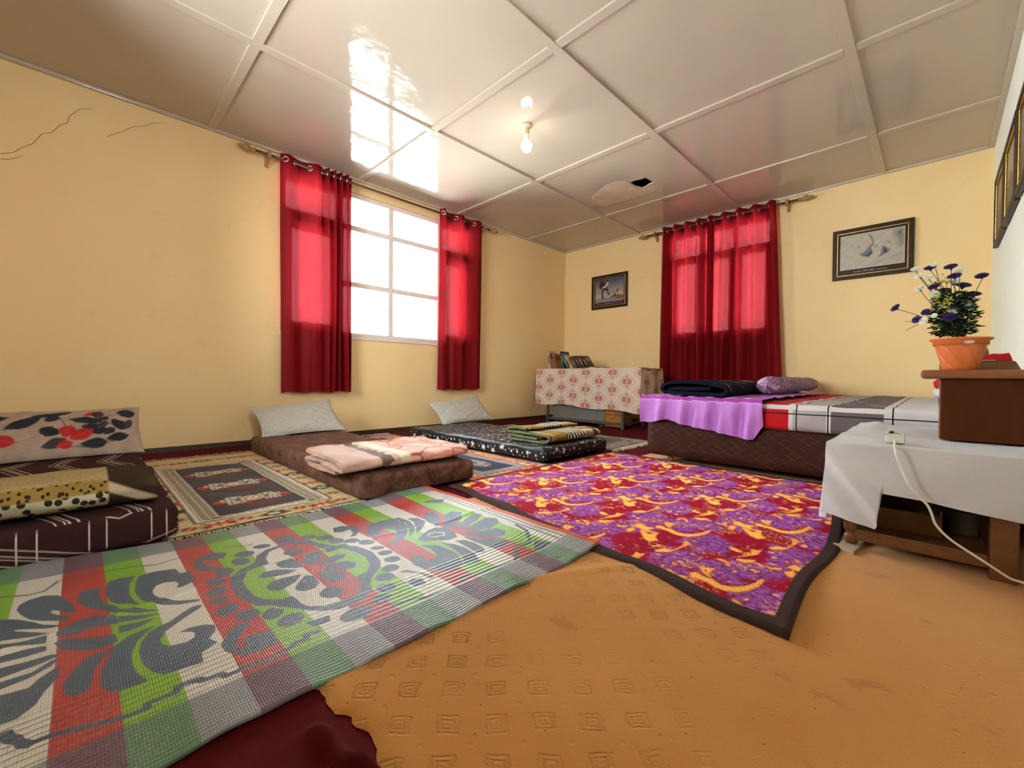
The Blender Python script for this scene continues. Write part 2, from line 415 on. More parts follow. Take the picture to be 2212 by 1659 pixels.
for a, b in ((L+f, A-.03), (B+.03, R_-f)):   # side casements
    bars += [(a, b, 1.98, 2.06), (a, b, W1[2]+f, W1[2]+f+.06), (a, b, 1.90, 1.98), (a, a+.055, W1[2]+f+.06, 1.90), (b-.055, b, W1[2]+f+.06, 1.90)]
    panes += [(a+.055, b-.055, W1[2]+f+.06, 1.90), (a, b, 2.06, W1[3]-f)]
window('window_1', lambda u, d, z: (-d, u, z), panes, bars, W1, 'bare six pane window with white glare between red curtains')
bars, panes = [], []; x0, x1, z0, z1 = W2; x0 += f; x1 -= f; z0 += f; z1 -= f
m1, m2 = 2.03, 2.40
bars += [(m1-.025, m1+.025, z0, z1), (m2-.025, m2+.025, z0, z1)]
for a, b in ((x0, m1-.025), (m1+.025, m2-.025), (m2+.025, x1)):
    bars += [(a, b, 1.99, 2.075), (a, b, z0, 1.15), (a, a+.04, 1.15, 1.99), (b-.04, b, 1.15, 1.99)]
    panes += [(a, b, 2.075, z1), (a+.04, b-.04, 1.15, 1.99)]
window('window_2', lambda u, d, z: (u, d, z), panes, bars, W2, 'window hidden behind the drawn red curtains')
for nm, to, Wn, lab in (('fill_window_back', lambda u, d, z: (u, YB-d, z), W3, 'added fill light window behind the camera'), ('fill_window_right', lambda u, d, z: (W+d, u, z), W4, 'added fill light window in the right wall beside the camera')):
    bars, panes = [], []; x0, x1, z0, z1 = Wn; x0 += f; x1 -= f; z0 += f; z1 -= f
    for k in range(2):
        a, b = x0+(x1-x0)*k/2, x0+(x1-x0)*(k+1)/2
        if k: bars.append((a-.025, a+.025, z0, z1))
        panes.append((a+(.025 if k else 0), b-(.025 if k < 1 else 0), z0, z1))
    window(nm, to, panes, bars, Wn, lab)
# ------------------------------------------------------------------ curtains and rods
def curtain_mat():
    t = T('red_curtain_cloth', .6, .12)
    u, v, vec = t.uv()
    weave = t.noise(1.0, 3, t.comb(u*260.0, v*30.0))
    c = t.mix(weave, (.15, .002, .004), (.21, .004, .007))
    t.col(c)
    t.bump(weave, .15, .002)
    tl = t.N.new('ShaderNodeBsdfTranslucent'); t.put(tl.inputs[0], (.55, .02, .03))
    tp = t.N.new('ShaderNodeBsdfTransparent')
    hem = t.attr('hem')
    t.put(tp.inputs[0], t.mix(hem, t.mix(weave, (.85, .30, .34), (1.0, .46, .50)), (0.0, 0.0, 0.0)))
    m1 = t.N.new('ShaderNodeMixShader'); m1.inputs[0].default_value = .135
    t.L.new(t.b.outputs[0], m1.inputs[1]); t.L.new(tl.outputs[0], m1.inputs[2])
    m2 = t.N.new('ShaderNodeMixShader'); t.put(m2.inputs[0], t.lin(.3, .7, .002, .0065, weave))
    t.L.new(m1.outputs[0], m2.inputs[1]); t.L.new(tp.outputs[0], m2.inputs[2]); t.L.new(m2.outputs[0], t.out.inputs[0])
    return t.mat
M['curtain'] = curtain_mat()
M['rod'] = plain('dark_brown_rod', (.10, .045, .028), .35, .5, .1)
M['finial'] = wood('carved_light_wood', (.30, .17, .06), (.42, .25, .10), .5)
M['ring'] = plain('steel_eyelet', (.55, .52, .48), .25, .5, .05, metal=1.0)
ROD = .085
def rod(name, to, a, b, z, label):
    p = to((a+b)/2, 0, z); r = thing(name, p, label, 'curtain rod')
    build('rod', G().tube([to(a, ROD, z), to(b, ROD, z)], .011, 12), M['rod'], r, smooth=True)
    for s, e in ((-1, a), (1, b)):
        pts = [(0,.011),(.006,.02),(.014,.021),(.02,.013),(.032,.012),(.038,.021),(.05,.028),(.066,.03),(.08,.024),(.09,.013),(.097,.017),(.108,.017),(.116,.009),(.128,.006),(.134,.001)]
        build('finial', G().tube([to(e+s*q[0], ROD, z) for q in pts], [q[1] for q in pts], 14), M['finial'], r, smooth=True)
        br = e-s*.10
        g = G(); A, B = to(br-.011, 0, z), to(br+.011, ROD+.012, z)
        poly = [(0,-.075),(.012,-.08),(.03,-.06),(.05,-.03),(ROD-.02,-.022),(ROD+.015,-.024),(ROD+.026,-.008),(ROD+.024,.014),(ROD+.012,.026),(ROD-.006,.03),(ROD-.03,.02),(.04,.016),(.02,.03),(.012,.045),(0,.045)]
        n = len(poly); vs = [to(br+q, d, z+h) for q in (-.012, .012) for d, h in poly]
        g.add(vs, [tuple(range(n-1,-1,-1)), tuple(range(n, 2*n))]+[(i, (i+1) % n, n+(i+1) % n, n+i) for i in range(n)])
        build('bracket', g, M['finial'], r, bevel=.002)
    return r
LT = lambda u, d, z: (d, u, z)
FT = lambda u, d, z: (u, -d, z)
rod('curtain_rod', LT, -4.205, -1.625, 2.41, 'dark curtain rod with carved wooden ends over the bare window')
rod('curtain_rod', FT, 1.385, 3.025, 2.41, 'dark curtain rod with carved wooden ends above the bed')
def curtain(name, to, zones, z0, z1, label, seed=0, flare=0.0, skew=0.0):
    """zones: list of (start, end, number of half waves, amplitude)"""
    us, ds, zc = [], [], []
    ph = 0.0; tot = 0
    for (a, b, k, amp) in zones:
        n = int(k*14)
        for i in range(n):
            t_ = i/n; us.append(a+(b-a)*t_+.25*(b-a)/k*.35*math.sin(2*PI*k*t_)*.5); ds.append(amp*math.sin(PI*k*t_+ph))
        for q in range(1, int(k)+1):
            pass
        ph += PI*k
    us.append(zones[-1][1]); ds.append(zones[-1][3]*math.sin(ph))
    us, ds = np.array(us), np.array(ds); amp0 = max(q[3] for q in zones)
    nz = 60; zz = np.linspace(z1, z0, nz)
    U = np.zeros((len(us), nz)); D = U.copy(); Z = U.copy()
    mid = us.mean(); rs = np.random.RandomState(seed); p1, p2 = rs.rand(2)*6
    for j, z in enumerate(zz):
        t_ = (z1-z)/(z1-z0)
        w = 1+.22*t_*np.sin(us*17+p1)+.35*t_*np.sin(us*9+p2+t_*2)
        U[:, j] = us + (us-mid)*(flare*t_) + .012*t_*np.sin(us*31+p2+t_*3.) + skew*t_*np.clip((us-mid)/(us.max()-mid), 0, 1)
        D[:, j] = ROD + ds*w*(1-.15*t_) + .018*t_*np.sin(us*23+p1)+.008*t_*np.sin(us*57+p2)
        Z[:, j] = z + .006*np.sin(us*29+p1)*t_
    D = np.maximum(D, .02)
    P = np.zeros(U.shape+(3,))
    for i in range(len(us)):
        for j in range(nz): P[i, j] = to(U[i, j], D[i, j], Z[i, j])
    s = np.concatenate([[0], np.cumsum(np.hypot(np.diff(us), np.diff(ds)))])
    uv = np.stack(np.broadcast_arrays(s[:, None], Z), -1)
    hem = ((Z > z1-.085) | (Z < z0+.04)).astype(float)*.9
    root = thing(name, to(mid, ROD, z0), label, 'curtain')
    sheet('cloth', P, M['curtain'], root, uv=uv, attrs={'hem': hem})
    # eyelets where the cloth crosses the rod
    sg = np.sign(ds+1e-9)
    for i in range(1, len(us)-1):
        if (ds[i] >= 0) != (ds[i+1] >= 0) or i == 3:
            tg = Vector(to(us[i+1], ds[i+1], 0))-Vector(to(us[i-1], ds[i-1], 0)); nrm = Vector((0,0,1)).cross(tg)
            build('eyelet', G().torus(to((us[i]+us[i+1])/2, ROD+(ds[i]+ds[i+1])/2, 2.41), nrm, .021, .006), M['ring'], root, smooth=True)
    return root
curtain('curtain', LT, [(-4.02, -3.67, 3, .035), (-3.67, -3.40, 9, .05)], .435, 2.458, 'long red eyelet curtain, wider one left of the bare window', 1)
curtain('curtain', LT, [(-2.385, -2.30, 1, .05), (-2.30, -1.765, 4, .04)], .437, 2.458, 'narrow red eyelet curtain between the bare window and the desk', 2)
curtain('curtain', FT, [(1.585, 2.21, 9, .05)], .16, 2.46, 'red eyelet curtain drawn shut next to the patterned desk cloth', 3)
curtain('curtain', FT, [(2.13, 2.825, 9, .05)], .30, 2.46, 'red eyelet curtain drawn shut behind the purple roll', 4, flare=.03, skew=.10)

# ------------------------------------------------------------------ bulb
M['bakelite'] = plain('cream_bakelite', (.55, .43, .28), .4, .4, .05)
t = T('lit_bulb', .4); t.set('Base Color', (1, 1, 1)); t.set('Emission Color', (1.0, .97, .85)); t.set('Emission Strength', 9.0); M['bulb'] = t.mat
M['bulbneck'] = plain('white_plastic_neck', (.75, .75, .70), .35, .4, .03)
bx, by = 1.805, -2.82
r = thing('light_bulb', (bx, by, H), 'lit bulb hanging from a small holder on the ceiling', 'light bulb')
build('ceiling_rose', G().lathe([(.001,H),(.042,H),(.042,H-.012),(.034,H-.022),(.018,H-.026)], (bx,by,0), 24), M['bakelite'], r, smooth=True)
build('lamp_holder', G().lathe([(.016,H-.02),(.019,H-.03),(.021,H-.055),(.019,H-.066),(.024,H-.069),(.024,H-.078),(.018,H-.08)], (bx,by,0), 20), M['bakelite'], r, smooth=True)
build('neck', G().lathe([(.016,H-.078),(.017,H-.09),(.020,H-.11),(.027,H-.128),(.031,H-.136)], (bx,by,0), 20), M['bulbneck'], r, smooth=True)
build('globe', G().lathe([(.031,H-.134),(.040,H-.146),(.0425,H-.158),(.040,H-.172),(.033,H-.188),(.022,H-.20),(.01,H-.206),(.001,H-.207)], (bx,by,0), 24), M['bulb'], r, smooth=True)

# ------------------------------------------------------------------ pictures
M['frame'] = wood('dark_mahogany_frame', (.020, .007, .004), (.038, .014, .008), .45, .25)
M['gold'] = plain('gilt_fillet', (.62, .40, .10), .3, .5, .15, 60, metal=1.0)
M['print'] = painted('printed_paper', .35, .4, 0)
M['caption'] = plain('caption_ink', (.55, .50, .44), .6, .2)
def picture(to, u0, u1, z0, z1, cv, label, cap=(), margin=(.018,.018,.05,.018), white=True):
    """to(u, d, z); d = distance from the wall"""
    c = to((u0+u1)/2, 0, (z0+z1)/2); r = thing('picture_frame', c, label, 'picture')
    def ring(name, a0, a1, b0, b1, w, d0, d1, mat, bev):
        for q in ((a0, a1, b0, b0+w), (a0, a1, b1-w, b1), (a0, a0+w, b0+w, b1-w), (a1-w, a1, b0+w, b1-w)):
            A, B = to(q[0], d0, q[2]), to(q[1], d1, q[3])
            build(name, G().box(min(A[0],B[0]), max(A[0],B[0]), min(A[1],B[1]), max(A[1],B[1]), q[2], q[3]), mat, r, bevel=bev)
    fw_ = .042
    ring('frame_rail', u0, u1, z0, z1, fw_*.8, .002, .026, M['frame'], .005)
    ring('gilt_fillet', u0+fw_*.8, u1-fw_*.8, z0+fw_*.8, z1-fw_*.8, .009, .004, .020, M['gold'], .003)
    i0, i1, j0, j1 = u0+fw_*.8+.009, u1-fw_*.8-.009, z0+fw_*.8+.009, z1-fw_*.8-.009
    A, B = to(i0, .004, j0), to(i1, .009, j1)
    build('mount', G().box(min(A[0],B[0]), max(A[0],B[0]), min(A[1],B[1]), max(A[1],B[1]), j0, j1), M['frame'], r)
    p0, p1, q0, q1 = i0+margin[0], i1-margin[1], j0+margin[2], j1-margin[3]
    n, m = cv.C.shape[:2]; P = np.zeros((n, m, 3))
    flip = to(1, 0, 0)[1] != to(0, 0, 0)[1]
    for i in range(n):
        uu = p0+(p1-p0)*i/(n-1)
        for j in range(m): P[i, j] = to(uu, .011, q0+(q1-q0)*j/(m-1))
    sheet('print', P, M['print'], r, col=cv.C, smooth=False)
    if cap:
        g = G(); zc = j0+margin[2]*.5
        for (s, e, tall) in cap:
            x = p0+(p1-p0)*s
            while x < p0+(p1-p0)*e:
                h = .012 if (tall or x == p0+(p1-p0)*s) else .008
                A, B = to(x, .0092, 0), to(x+.0035, .0100, 0)
                g.box(min(A[0],B[0]), max(A[0],B[0]), min(A[1],B[1]), max(A[1],B[1]), zc-.006, zc-.006+h)
                if int(x*1000) % 2: 
                    A, B = to(x, .0092, 0), to(x+.007, .0100, 0)
                    g.box(min(A[0],B[0]), max(A[0],B[0]), min(A[1],B[1]), max(A[1],B[1]), zc-.006, zc-.0035)
                x += .0095
        build('caption', g, M['caption'], r)
    return r
# snow slope with two dark crevasses
cv = Canvas(.46, .33, .0035, S(178,168,150)); X, Y = cv.X/.46, cv.Y/.33
cv.C *= (1+.10*wob(X*3, Y*3, 1))[...,None]*(1-.10*X*(1-Y))[...,None]
def blob(pts, c, a=1.0, soft=.006):
    s0 = cv.soft; cv.soft = soft; cv.poly([(x*.46, y*.33) for x, y in pts], c, a); cv.soft = s0
GR, DK = S(96,102,104), S(22,26,30)
blob([(.86,.98),(1,.98),(1,.52),(.93,.50),(.90,.62),(.85,.8)], S(110,108,98), .8, .03); blob([(.90,.85),(.95,.90),(.93,.80)], DK, .7)
blob([(.44,.94),(.50,.90),(.53,.76),(.54,.62),(.51,.58),(.51,.72),(.48,.84)], S(90,86,80), .8)
blob([(.30,.40),(.38,.45),(.46,.58),(.50,.66),(.50,.50),(.52,.40),(.46,.30),(.38,.33)], GR, .9); blob([(.36,.36),(.44,.36),(.50,.48),(.52,.40),(.46,.30)], DK, .8)
blob([(.60,.26),(.64,.34),(.66,.50),(.69,.56),(.74,.48),(.80,.42),(.75,.36),(.67,.28)], GR, .9); blob([(.69,.52),(.72,.46),(.75,.36),(.70,.34)], DK, .9)
blob([(.73,.68),(.77,.60),(.80,.58),(.76,.66)], S(110,106,98), .9); blob([(.285,.63),(.315,.64),(.315,.61),(.29,.61)], DK); blob([(.565,.60),(.58,.60),(.58,.56),(.565,.56)], DK)
blob([(.45,.05),(.7,.18),(.98,.30),(.98,.24),(.7,.12)], S(140,134,122), .5, .02)
cv.line([(0,0),(.46,0),(.46,.33),(0,.33),(0,0)], .004, S(225,222,215))
picture(FT, 3.305, 3.888, 1.552, 2.032, cv, 'framed photo of a snow slope with blue crevasses above the bed', ((.22,.36,0),(.38,.45,1),(.48,.56,1),(.59,.75,0)))
# figure on a snowy ridge
cv = Canvas(.46, .33, .0035, S(70,92,104)); X, Y = cv.X/.46, cv.Y/.33
a = np.clip((Y-.25)/.7, 0, 1)[...,None]; cv.C = np.array(S(176,160,146))*(1-a)+np.array(S(52,74,90))*a
k = np.clip((.22-Y+X*.05)/.10, 0, 1)[...,None]; cv.C = cv.C*(1-k)+np.array(S(128,128,132))*k
BR = S(52,26,20)
blob([(.18,.98),(.27,.98),(.30,.88),(.36,.80),(.44,.90),(.40,.78),(.36,.70),(.22,.62),(.18,.60),(.13,.68),(.14,.80),(.19,.86)], BR)
blob([(.24,.66),(.34,.72),(.44,.88),(.47,.84),(.46,.74),(.36,.62),(.26,.60)], S(214,176,166)); blob([(.38,.86),(.44,.97),(.46,.94)], BR)
blob([(.22,.62),(.30,.60),(.29,.44),(.27,.30),(.31,.17),(.24,.14),(.22,.30),(.23,.46)], BR)
blob([(.28,.62),(.38,.64),(.46,.56),(.47,.40),(.54,.34),(.53,.31),(.46,.30),(.42,.42),(.41,.50),(.30,.52)], BR); blob([(.40,.70),(.46,.68),(.44,.60),(.38,.62)], S(70,72,52))
blob([(.52,.16),(.60,.24),(.74,.32),(.76,.18),(.66,.20)], S(48,38,42)); blob([(.72,.34),(.80,.36),(.90,.40),(.98,.36),(.98,.24),(.86,.26),(.74,.26)], S(196,160,118)); blob([(.72,.26),(.86,.26),(.98,.22),(.98,.08),(.72,.10)], S(118,86,58))
blob([(.76,.36),(.77,.48),(.79,.52),(.82,.50),(.82,.44),(.79,.36)], S(40,30,28)); blob([(.61,.44),(.64,.38),(.74,.33),(.72,.31),(.63,.36)], S(60,40,34)); blob([(.80,.30),(.82,.30),(.82,.26),(.80,.26)], DK); blob([(.95,.38),(.98,.40),(.98,.36)], DK)
cv.line([(0,0),(.46,0),(.46,.33),(0,.33),(0,0)], .004, S(215,205,185))
picture(FT, .498, 1.07, 1.562, 2.033, cv, 'framed photo of a figure with a raised knee on a snowy ridge', ((.03,.30,0),(.33,.55,1),(.58,.80,0),(.83,.97,0)))
RT = lambda u, d, z: (W-d, u, z)
for k, (a, b, lab, c1, c2) in enumerate(((-1.075, -.50, 'dark framed picture on the right wall nearest the far corner', S(120,104,84), S(60,50,42)),
                              (-1.68, -1.108, 'dark framed picture in the middle of the row on the right wall', S(150,132,110), S(70,58,50)),
                              (-2.29, -1.715, 'dark framed picture cut by the right picture edge', S(110,116,122), S(48,56,66)))):
    cv = Canvas(.46, .33, .01, c1); cv.C = cv.C*(1-.35*np.clip(wob(cv.X*5, cv.Y*7, 1, k), 0, 1))[...,None]
    cv.poly([(0,0),(.46,0),(.46,.1),(.3,.19),(.18,.13),(0,.2)], c2)
    picture(RT, a, b, 1.555, 2.045, cv, lab)
MAT_FILL='493,-1107 488,-1074 505,-1027 547,-1024 555,-999 593,-1004 627,-995 635,-1008 649,-1029 649,-1062 652,-1045 623,-1035 600,-1039 588,-1062 596,-1079 623,-1089 650,-1089 693,-1076 729,-1048 753,-1010 764,-1012 751,-1050 729,-1077 702,-1096 660,-1114 600,-1122 540,-1116;483,-1112 472,-1145 482,-1166 521,-1174 576,-1174 620,-1168 648,-1156 664,-1136 693,-1114 647,-1128 598,-1133 538,-1128;508,-1184 499,-1203 505,-1219 535,-1225 570,-1224 603,-1215 633,-1200 657,-1183 704,-1158 660,-1156 637,-1171 603,-1182 564,-1186;786,-1010 783,-1030 800,-1052 826,-1079 833,-1099 849,-1116 889,-1132 923,-1138 957,-1137 986,-1134 1020,-1124 1041,-1109 1044,-1089 1050,-1052 1015,-1050 1003,-1033 995,-1018 966,-1029 944,-1013 915,-1008 897,-1024 888,-1050 894,-1070 904,-1057 918,-1046 940,-1049 950,-1064 944,-1088 924,-1102 901,-1102 868,-1090 852,-1073 826,-1048 803,-1018;820,-1098 828,-1125 837,-1148 864,-1170 908,-1181 930,-1190 964,-1195 1001,-1194 1020,-1188 1037,-1177 1038,-1160 1039,-1133 998,-1146 959,-1150 919,-1148 873,-1137 841,-1118;862,-1166 872,-1185 870,-1203 882,-1218 909,-1231 929,-1239 953,-1243 977,-1240 995,-1231 999,-1218 991,-1208 963,-1205 929,-1201 900,-1190;714,-1163 679,-1192 678,-1215 694,-1241 719,-1256 738,-1256 748,-1233 742,-1206 746,-1181 759,-1161;765,-1259 758,-1248 774,-1225 798,-1195 806,-1167 845,-1165 855,-1196 832,-1225 805,-1247;772,-1161 782,-1124 781,-1094 807,-1126 812,-1161;718,-1159 748,-1121 771,-1082 768,-1123 752,-1161;675,-1157 713,-1118 755,-1082 734,-1120 704,-1158;490,-1258 468,-1285 471,-1308 489,-1323 518,-1326 556,-1317 603,-1299 632,-1276 665,-1240 641,-1238 613,-1259 588,-1270 574,-1268 599,-1251 630,-1234 623,-1226 567,-1235 521,-1248;544,-1356 577,-1321 616,-1296 650,-1279 687,-1245 681,-1269 636,-1321 646,-1320 689,-1283 711,-1264 703,-1292 675,-1344;694,-1343 719,-1300 725,-1269 754,-1270 741,-1298 725,-1340;756,-1336 756,-1298 766,-1269 790,-1268 790,-1296 783,-1335;804,-1333 812,-1294 814,-1261 828,-1246 840,-1276 846,-1329;860,-1328 863,-1283 841,-1260 843,-1248 862,-1259 881,-1284 889,-1325;907,-1324 916,-1285 896,-1274 869,-1247 918,-1251 945,-1264 980,-1274 1003,-1293 1002,-1315;1024,-1313 1027,-1295 1043,-1292 1058,-1282 1070,-1280 1077,-1273 1102,-1273 1087,-1289 1071,-1292 1068,-1298 1039,-1312;478,-896 448,-927 452,-957 482,-980 522,-989 570,-979 599,-949 606,-923 581,-938 542,-959 505,-966 486,-955 512,-944 516,-912;945,-968 959,-987 992,-1007 1012,-1017 1047,-1015 1061,-1005 1083,-992 1088,-963 1086,-931 1054,-928 1040,-922 1021,-941 1018,-965 1025,-978 1040,-984 1054,-974 1058,-990 1035,-994 1015,-989 993,-975 976,-959 955,-945;1047,-863 1051,-810 1079,-819 1077,-855;526,-497 571,-506 612,-538 616,-563 575,-532 536,-526 546,-562 528,-581 483,-566 483,-535;536,-833 549,-842 553,-857 548,-872 534,-884 517,-886 503,-878 499,-863 504,-847 519,-835;591,-858 605,-867 608,-880 599,-894 582,-903 563,-904 549,-897 546,-883 554,-869 572,-859;626,-909 643,-916 653,-928 653,-942 642,-951 625,-953 607,-947 596,-935 596,-921 608,-911;677,-939 692,-946 701,-959 700,-973 690,-984 675,-987 661,-982 651,-969 652,-953 662,-942;740,-950 756,-956 764,-968 763,-982 753,-993 737,-995 721,-990 712,-978 713,-963 724,-952;796,-953 805,-959 810,-971 809,-985 801,-996 790,-999 781,-994 776,-982 777,-968 785,-957;856,-948 874,-955 885,-968 886,-984 877,-996 862,-1000 845,-994 833,-981 831,-964 840,-952;922,-919 937,-926 944,-940 941,-955 929,-966 912,-969 897,-963 889,-949 892,-933 904,-921;952,-877 969,-884 980,-898 980,-913 970,-923 953,-926 935,-919 923,-905 923,-890 934,-879;1011,-851 1028,-860 1037,-877 1036,-895 1026,-909 1010,-912 994,-904 984,-887 984,-868 995,-854;1093,-723 1109,-736 1118,-759 1116,-783 1104,-799 1087,-803 1071,-791 1062,-769 1063,-743 1075,-725;1068,-660 1079,-669 1086,-685 1084,-700 1076,-709 1065,-710 1053,-702 1046,-687 1047,-671 1055,-661;1035,-627 1046,-637 1049,-653 1043,-668 1029,-676 1014,-675 1003,-665 1000,-649 1006,-633 1020,-625;979,-599 990,-610 992,-626 987,-641 974,-649 959,-648 947,-638 944,-622 950,-606 963,-597;938,-559 950,-571 953,-588 948,-603 934,-611 920,-610 908,-599 903,-582 909,-566 923,-558;891,-528 900,-538 900,-552 893,-565 879,-572 865,-570 856,-560 856,-546 863,-533 877,-526;830,-520 837,-529 838,-543 833,-556 822,-564 810,-564 803,-555 801,-541 807,-527 818,-519;781,-521 787,-529 786,-541 779,-553 768,-561 757,-560 752,-553 753,-541 760,-528 771,-521;718,-521 726,-531 727,-546 718,-560 705,-568 691,-568 682,-559 682,-543 690,-529 704,-520;670,-551 682,-562 684,-577 677,-591 661,-598 644,-597 631,-586 629,-571 636,-556 652,-549;628,-588 641,-598 644,-613 636,-627 621,-634 603,-633 590,-623 587,-608 594,-593 610,-586;575,-602 586,-613 588,-628 580,-644 563,-653 545,-652 534,-642 531,-626 539,-610 556,-601;525,-640 535,-649 538,-663 530,-677 515,-685 500,-686 489,-677 486,-663 495,-648 510,-640;500,-697 519,-710 524,-729 513,-748 491,-760 466,-760 446,-748 439,-727 450,-708 474,-696;507,-778 517,-786 519,-800 514,-815 502,-826 489,-828 479,-821 476,-807 482,-791 493,-780;586,-490 542,-458 535,-413 543,-362 610,-345 666,-368 723,-402 763,-447 779,-495 783,-507 742,-469 719,-442 660,-412 632,-423 613,-443 656,-472 678,-502 640,-507;544,-356 550,-332 611,-323 674,-339 728,-379 763,-422 707,-382 616,-343;578,-314 600,-280 653,-279 698,-315 738,-369 756,-386 690,-343 632,-318;800,-409 761,-363 742,-328 733,-288 772,-257 817,-268 867,-288 873,-333 849,-358 828,-397;580,-243 588,-199 637,-207 682,-227 734,-277 709,-283 656,-276;657,-197 653,-155 695,-134 738,-169 767,-223 772,-257 744,-266 705,-225;786,-243 757,-171 746,-116 782,-100 803,-144 808,-200;813,-234 814,-173 816,-109 854,-90 887,-107 894,-160 856,-208;844,-259 877,-196 907,-146 957,-141 976,-166 950,-211 904,-249;876,-279 943,-252 965,-212 1026,-191 1048,-231 1030,-273 973,-278;893,-320 910,-294 949,-287 1006,-290 1032,-308 1022,-332 971,-327;873,-365 913,-341 962,-336 1017,-338 1071,-364 1062,-412 1003,-380 947,-367;844,-428 886,-384 949,-379 1008,-389 1058,-416 1065,-458 1046,-490 1001,-512 955,-523 917,-510 900,-488 919,-467 949,-477 968,-458 942,-430 894,-421;968,-582 971,-555 1016,-532 1062,-519 1067,-535 1018,-541 986,-563;1039,-596 1030,-574 1049,-553 1082,-562 1072,-593;1084,-130 1155,-105 1158,-163 1135,-187;476,-121 512,-83 546,-129 477,-175'
MAT_RING='520,-717 542,-673 599,-660 648,-635 710,-584 785,-567 860,-578 900,-600 944,-649 974,-670 1010,-682 1030,-707 1041,-740 1044,-779 1025,-811 998,-838 968,-856 912,-893 885,-921 838,-934 772,-943 714,-937 669,-923 639,-898 614,-854 568,-837 535,-801 524,-751'
MAT_HOLE='539,-730 580,-687 651,-670 695,-671 693,-626 745,-608 808,-600 865,-615 904,-644 908,-677 962,-691 1000,-716 1011,-743 1006,-765 1001,-802 979,-831 952,-839 900,-841 898,-865 870,-894 833,-910 778,-913 724,-910 681,-892 653,-864 652,-825 605,-821 560,-799 543,-757'
MAT_PETAL='606,-775 584,-757 585,-735 617,-717 646,-733 641,-760;671,-816 660,-796 663,-770 695,-759 748,-757 737,-782 706,-810;727,-873 702,-853 709,-822 754,-779 763,-808 751,-848 736,-870;806,-876 784,-857 778,-829 790,-780 828,-812 847,-850 835,-872;864,-824 840,-808 803,-776 826,-762 881,-766 900,-787 899,-810 881,-825;936,-790 918,-769 927,-745 960,-734 986,-753 976,-779 956,-792;821,-748 827,-718 866,-692 899,-704 909,-729 890,-747 853,-752;789,-733 783,-700 791,-656 827,-639 853,-658 848,-687 818,-723;754,-720 732,-689 727,-661 746,-636 767,-648 775,-688 776,-713;683,-740 664,-715 685,-684 718,-693 745,-729 739,-751 714,-751'
MAT_LINE='1089,-1273 1089,-1254 1119,-1171 1123,-1143 1108,-1140 1112,-1103 1095,-1098 1100,-1066 1110,-1065 1114,-1035 1126,-1032 1126,-1003;408,-1368 439,-1314 440,-1286 416,-1273 393,-1262 384,-1246 382,-1226 400,-1142 406,-1112 435,-1063 429,-1039 422,-1007 426,-977;1122,-1005 1131,-965 1124,-925 1111,-904 1113,-882 1094,-879 1100,-857;421,-896 438,-853 453,-850 457,-821;1110,-683 1121,-646 1124,-625 1139,-609 1152,-525 1152,-490 1118,-472 1137,-407 1137,-371 1152,-294 1118,-248 1081,-228 1083,-148 1017,-96 955,-86;472,-68 651,-71 805,-65 957,-74 1185,-74;463,-48 648,-48 804,-43 953,-49 1184,-51'
MAT_LOOP='776,-351 774,-322 797,-298 820,-310 815,-345 798,-360'
SWIRL_FILL='-41,-102 -26,-86 0,-98 20,-97 50,-112 72,-105 93,-80 107,-50 111,-11 121,4 129,-16 126,-57 114,-98 94,-129 66,-144 41,-143 17,-131 -10,-128 -28,-134;-39,-38 -22,-25 -11,-27 6,-19 3,-49 8,-77 22,-95 2,-91 -16,-77;-106,-160 -97,-116 -84,-120 -59,-138 -35,-130 -25,-143 -34,-160 -25,-174 5,-166 9,-188 -11,-190 -38,-187 -60,-179 -83,-171;-109,-64 -96,-60 -83,-84 -96,-88;-74,-65 -68,-45 -60,-69 -69,-83;-34,53 -13,75 11,61 29,32 23,16 5,45 -16,52;-3,105 20,139 21,183 31,205 22,240 42,238 54,257 56,198 41,161 24,124;18,107 44,123 64,145 71,112 50,82 27,87;-35,193 -14,203 16,189 15,166 -15,168;89,122 114,111 138,136 141,103 112,90;146,100 163,134 178,106 177,65 159,71;125,208 139,202 141,167;86,29 94,54 103,47 95,21;92,-161 110,-169 132,-191 119,-198 100,-193;113,-143 125,-137 127,-152 116,-160;-190,-13 -175,24 -148,30 -142,81 -151,132 -125,122 -130,83 -139,29 -145,1 -177,-27;-315,120 -296,126 -268,100 -248,134 -232,86 -213,68 -234,34 -264,52;-65,12 -59,43 -54,13;-55,62 -51,45 -42,50'
SWIRL_LINE='-43,-43 -52,-5 -48,29 -34,53 -12,71 7,56;4,-38 14,-14 32,-27 32,-52 23,-61 11,-49;50,-112 66,-95 92,-77 109,-37 115,1;-21,-29 -11,-62 4,-81 18,-91;-3,105 21,135 38,201;-4,169 -15,114 -38,80;-237,133 -208,110 -188,94 -196,61;-46,317 -35,290;146,-119 158,-139;-134,-108 -120,-131'
# ------------------------------------------------------------------ carpets, rugs, mat, blanket on the floor
t = T('maroon_felt_carpet', .95, .1)
t.col(t.mix(t.noise(40, 4), (.060, .004, .005), (.115, .008, .010))); t.bump(t.noise(500, 3), .4, .003); M['maroon'] = t.mat
def dense(a, b, c, d, coarse, fine):
    return np.unique(np.concatenate([np.arange(a, c, coarse), np.arange(c, d, fine), np.arange(d, b, coarse), [b]]))
xs = dense(.016, W-.016, 3.15, 3.75, .1, .008); ys = dense(YB+.016, -.016, -5.35, -4.8, .1, .008)
X, Y = np.meshgrid(xs, ys, indexing='ij')
rid = np.exp(-((Y+4.945-.10*(X-3.45))/.016)**2)*np.clip((X-3.33)/.06, 0, 1)*np.clip((3.72-X)/.1, 0, 1)*(.7+.3*np.sin(X*40))
rid2 = np.exp(-((Y+5.03-.45*(X-3.45))/.02)**2)*np.clip((X-3.36)/.1, 0, 1)*np.clip((3.72-X)/.1, 0, 1)
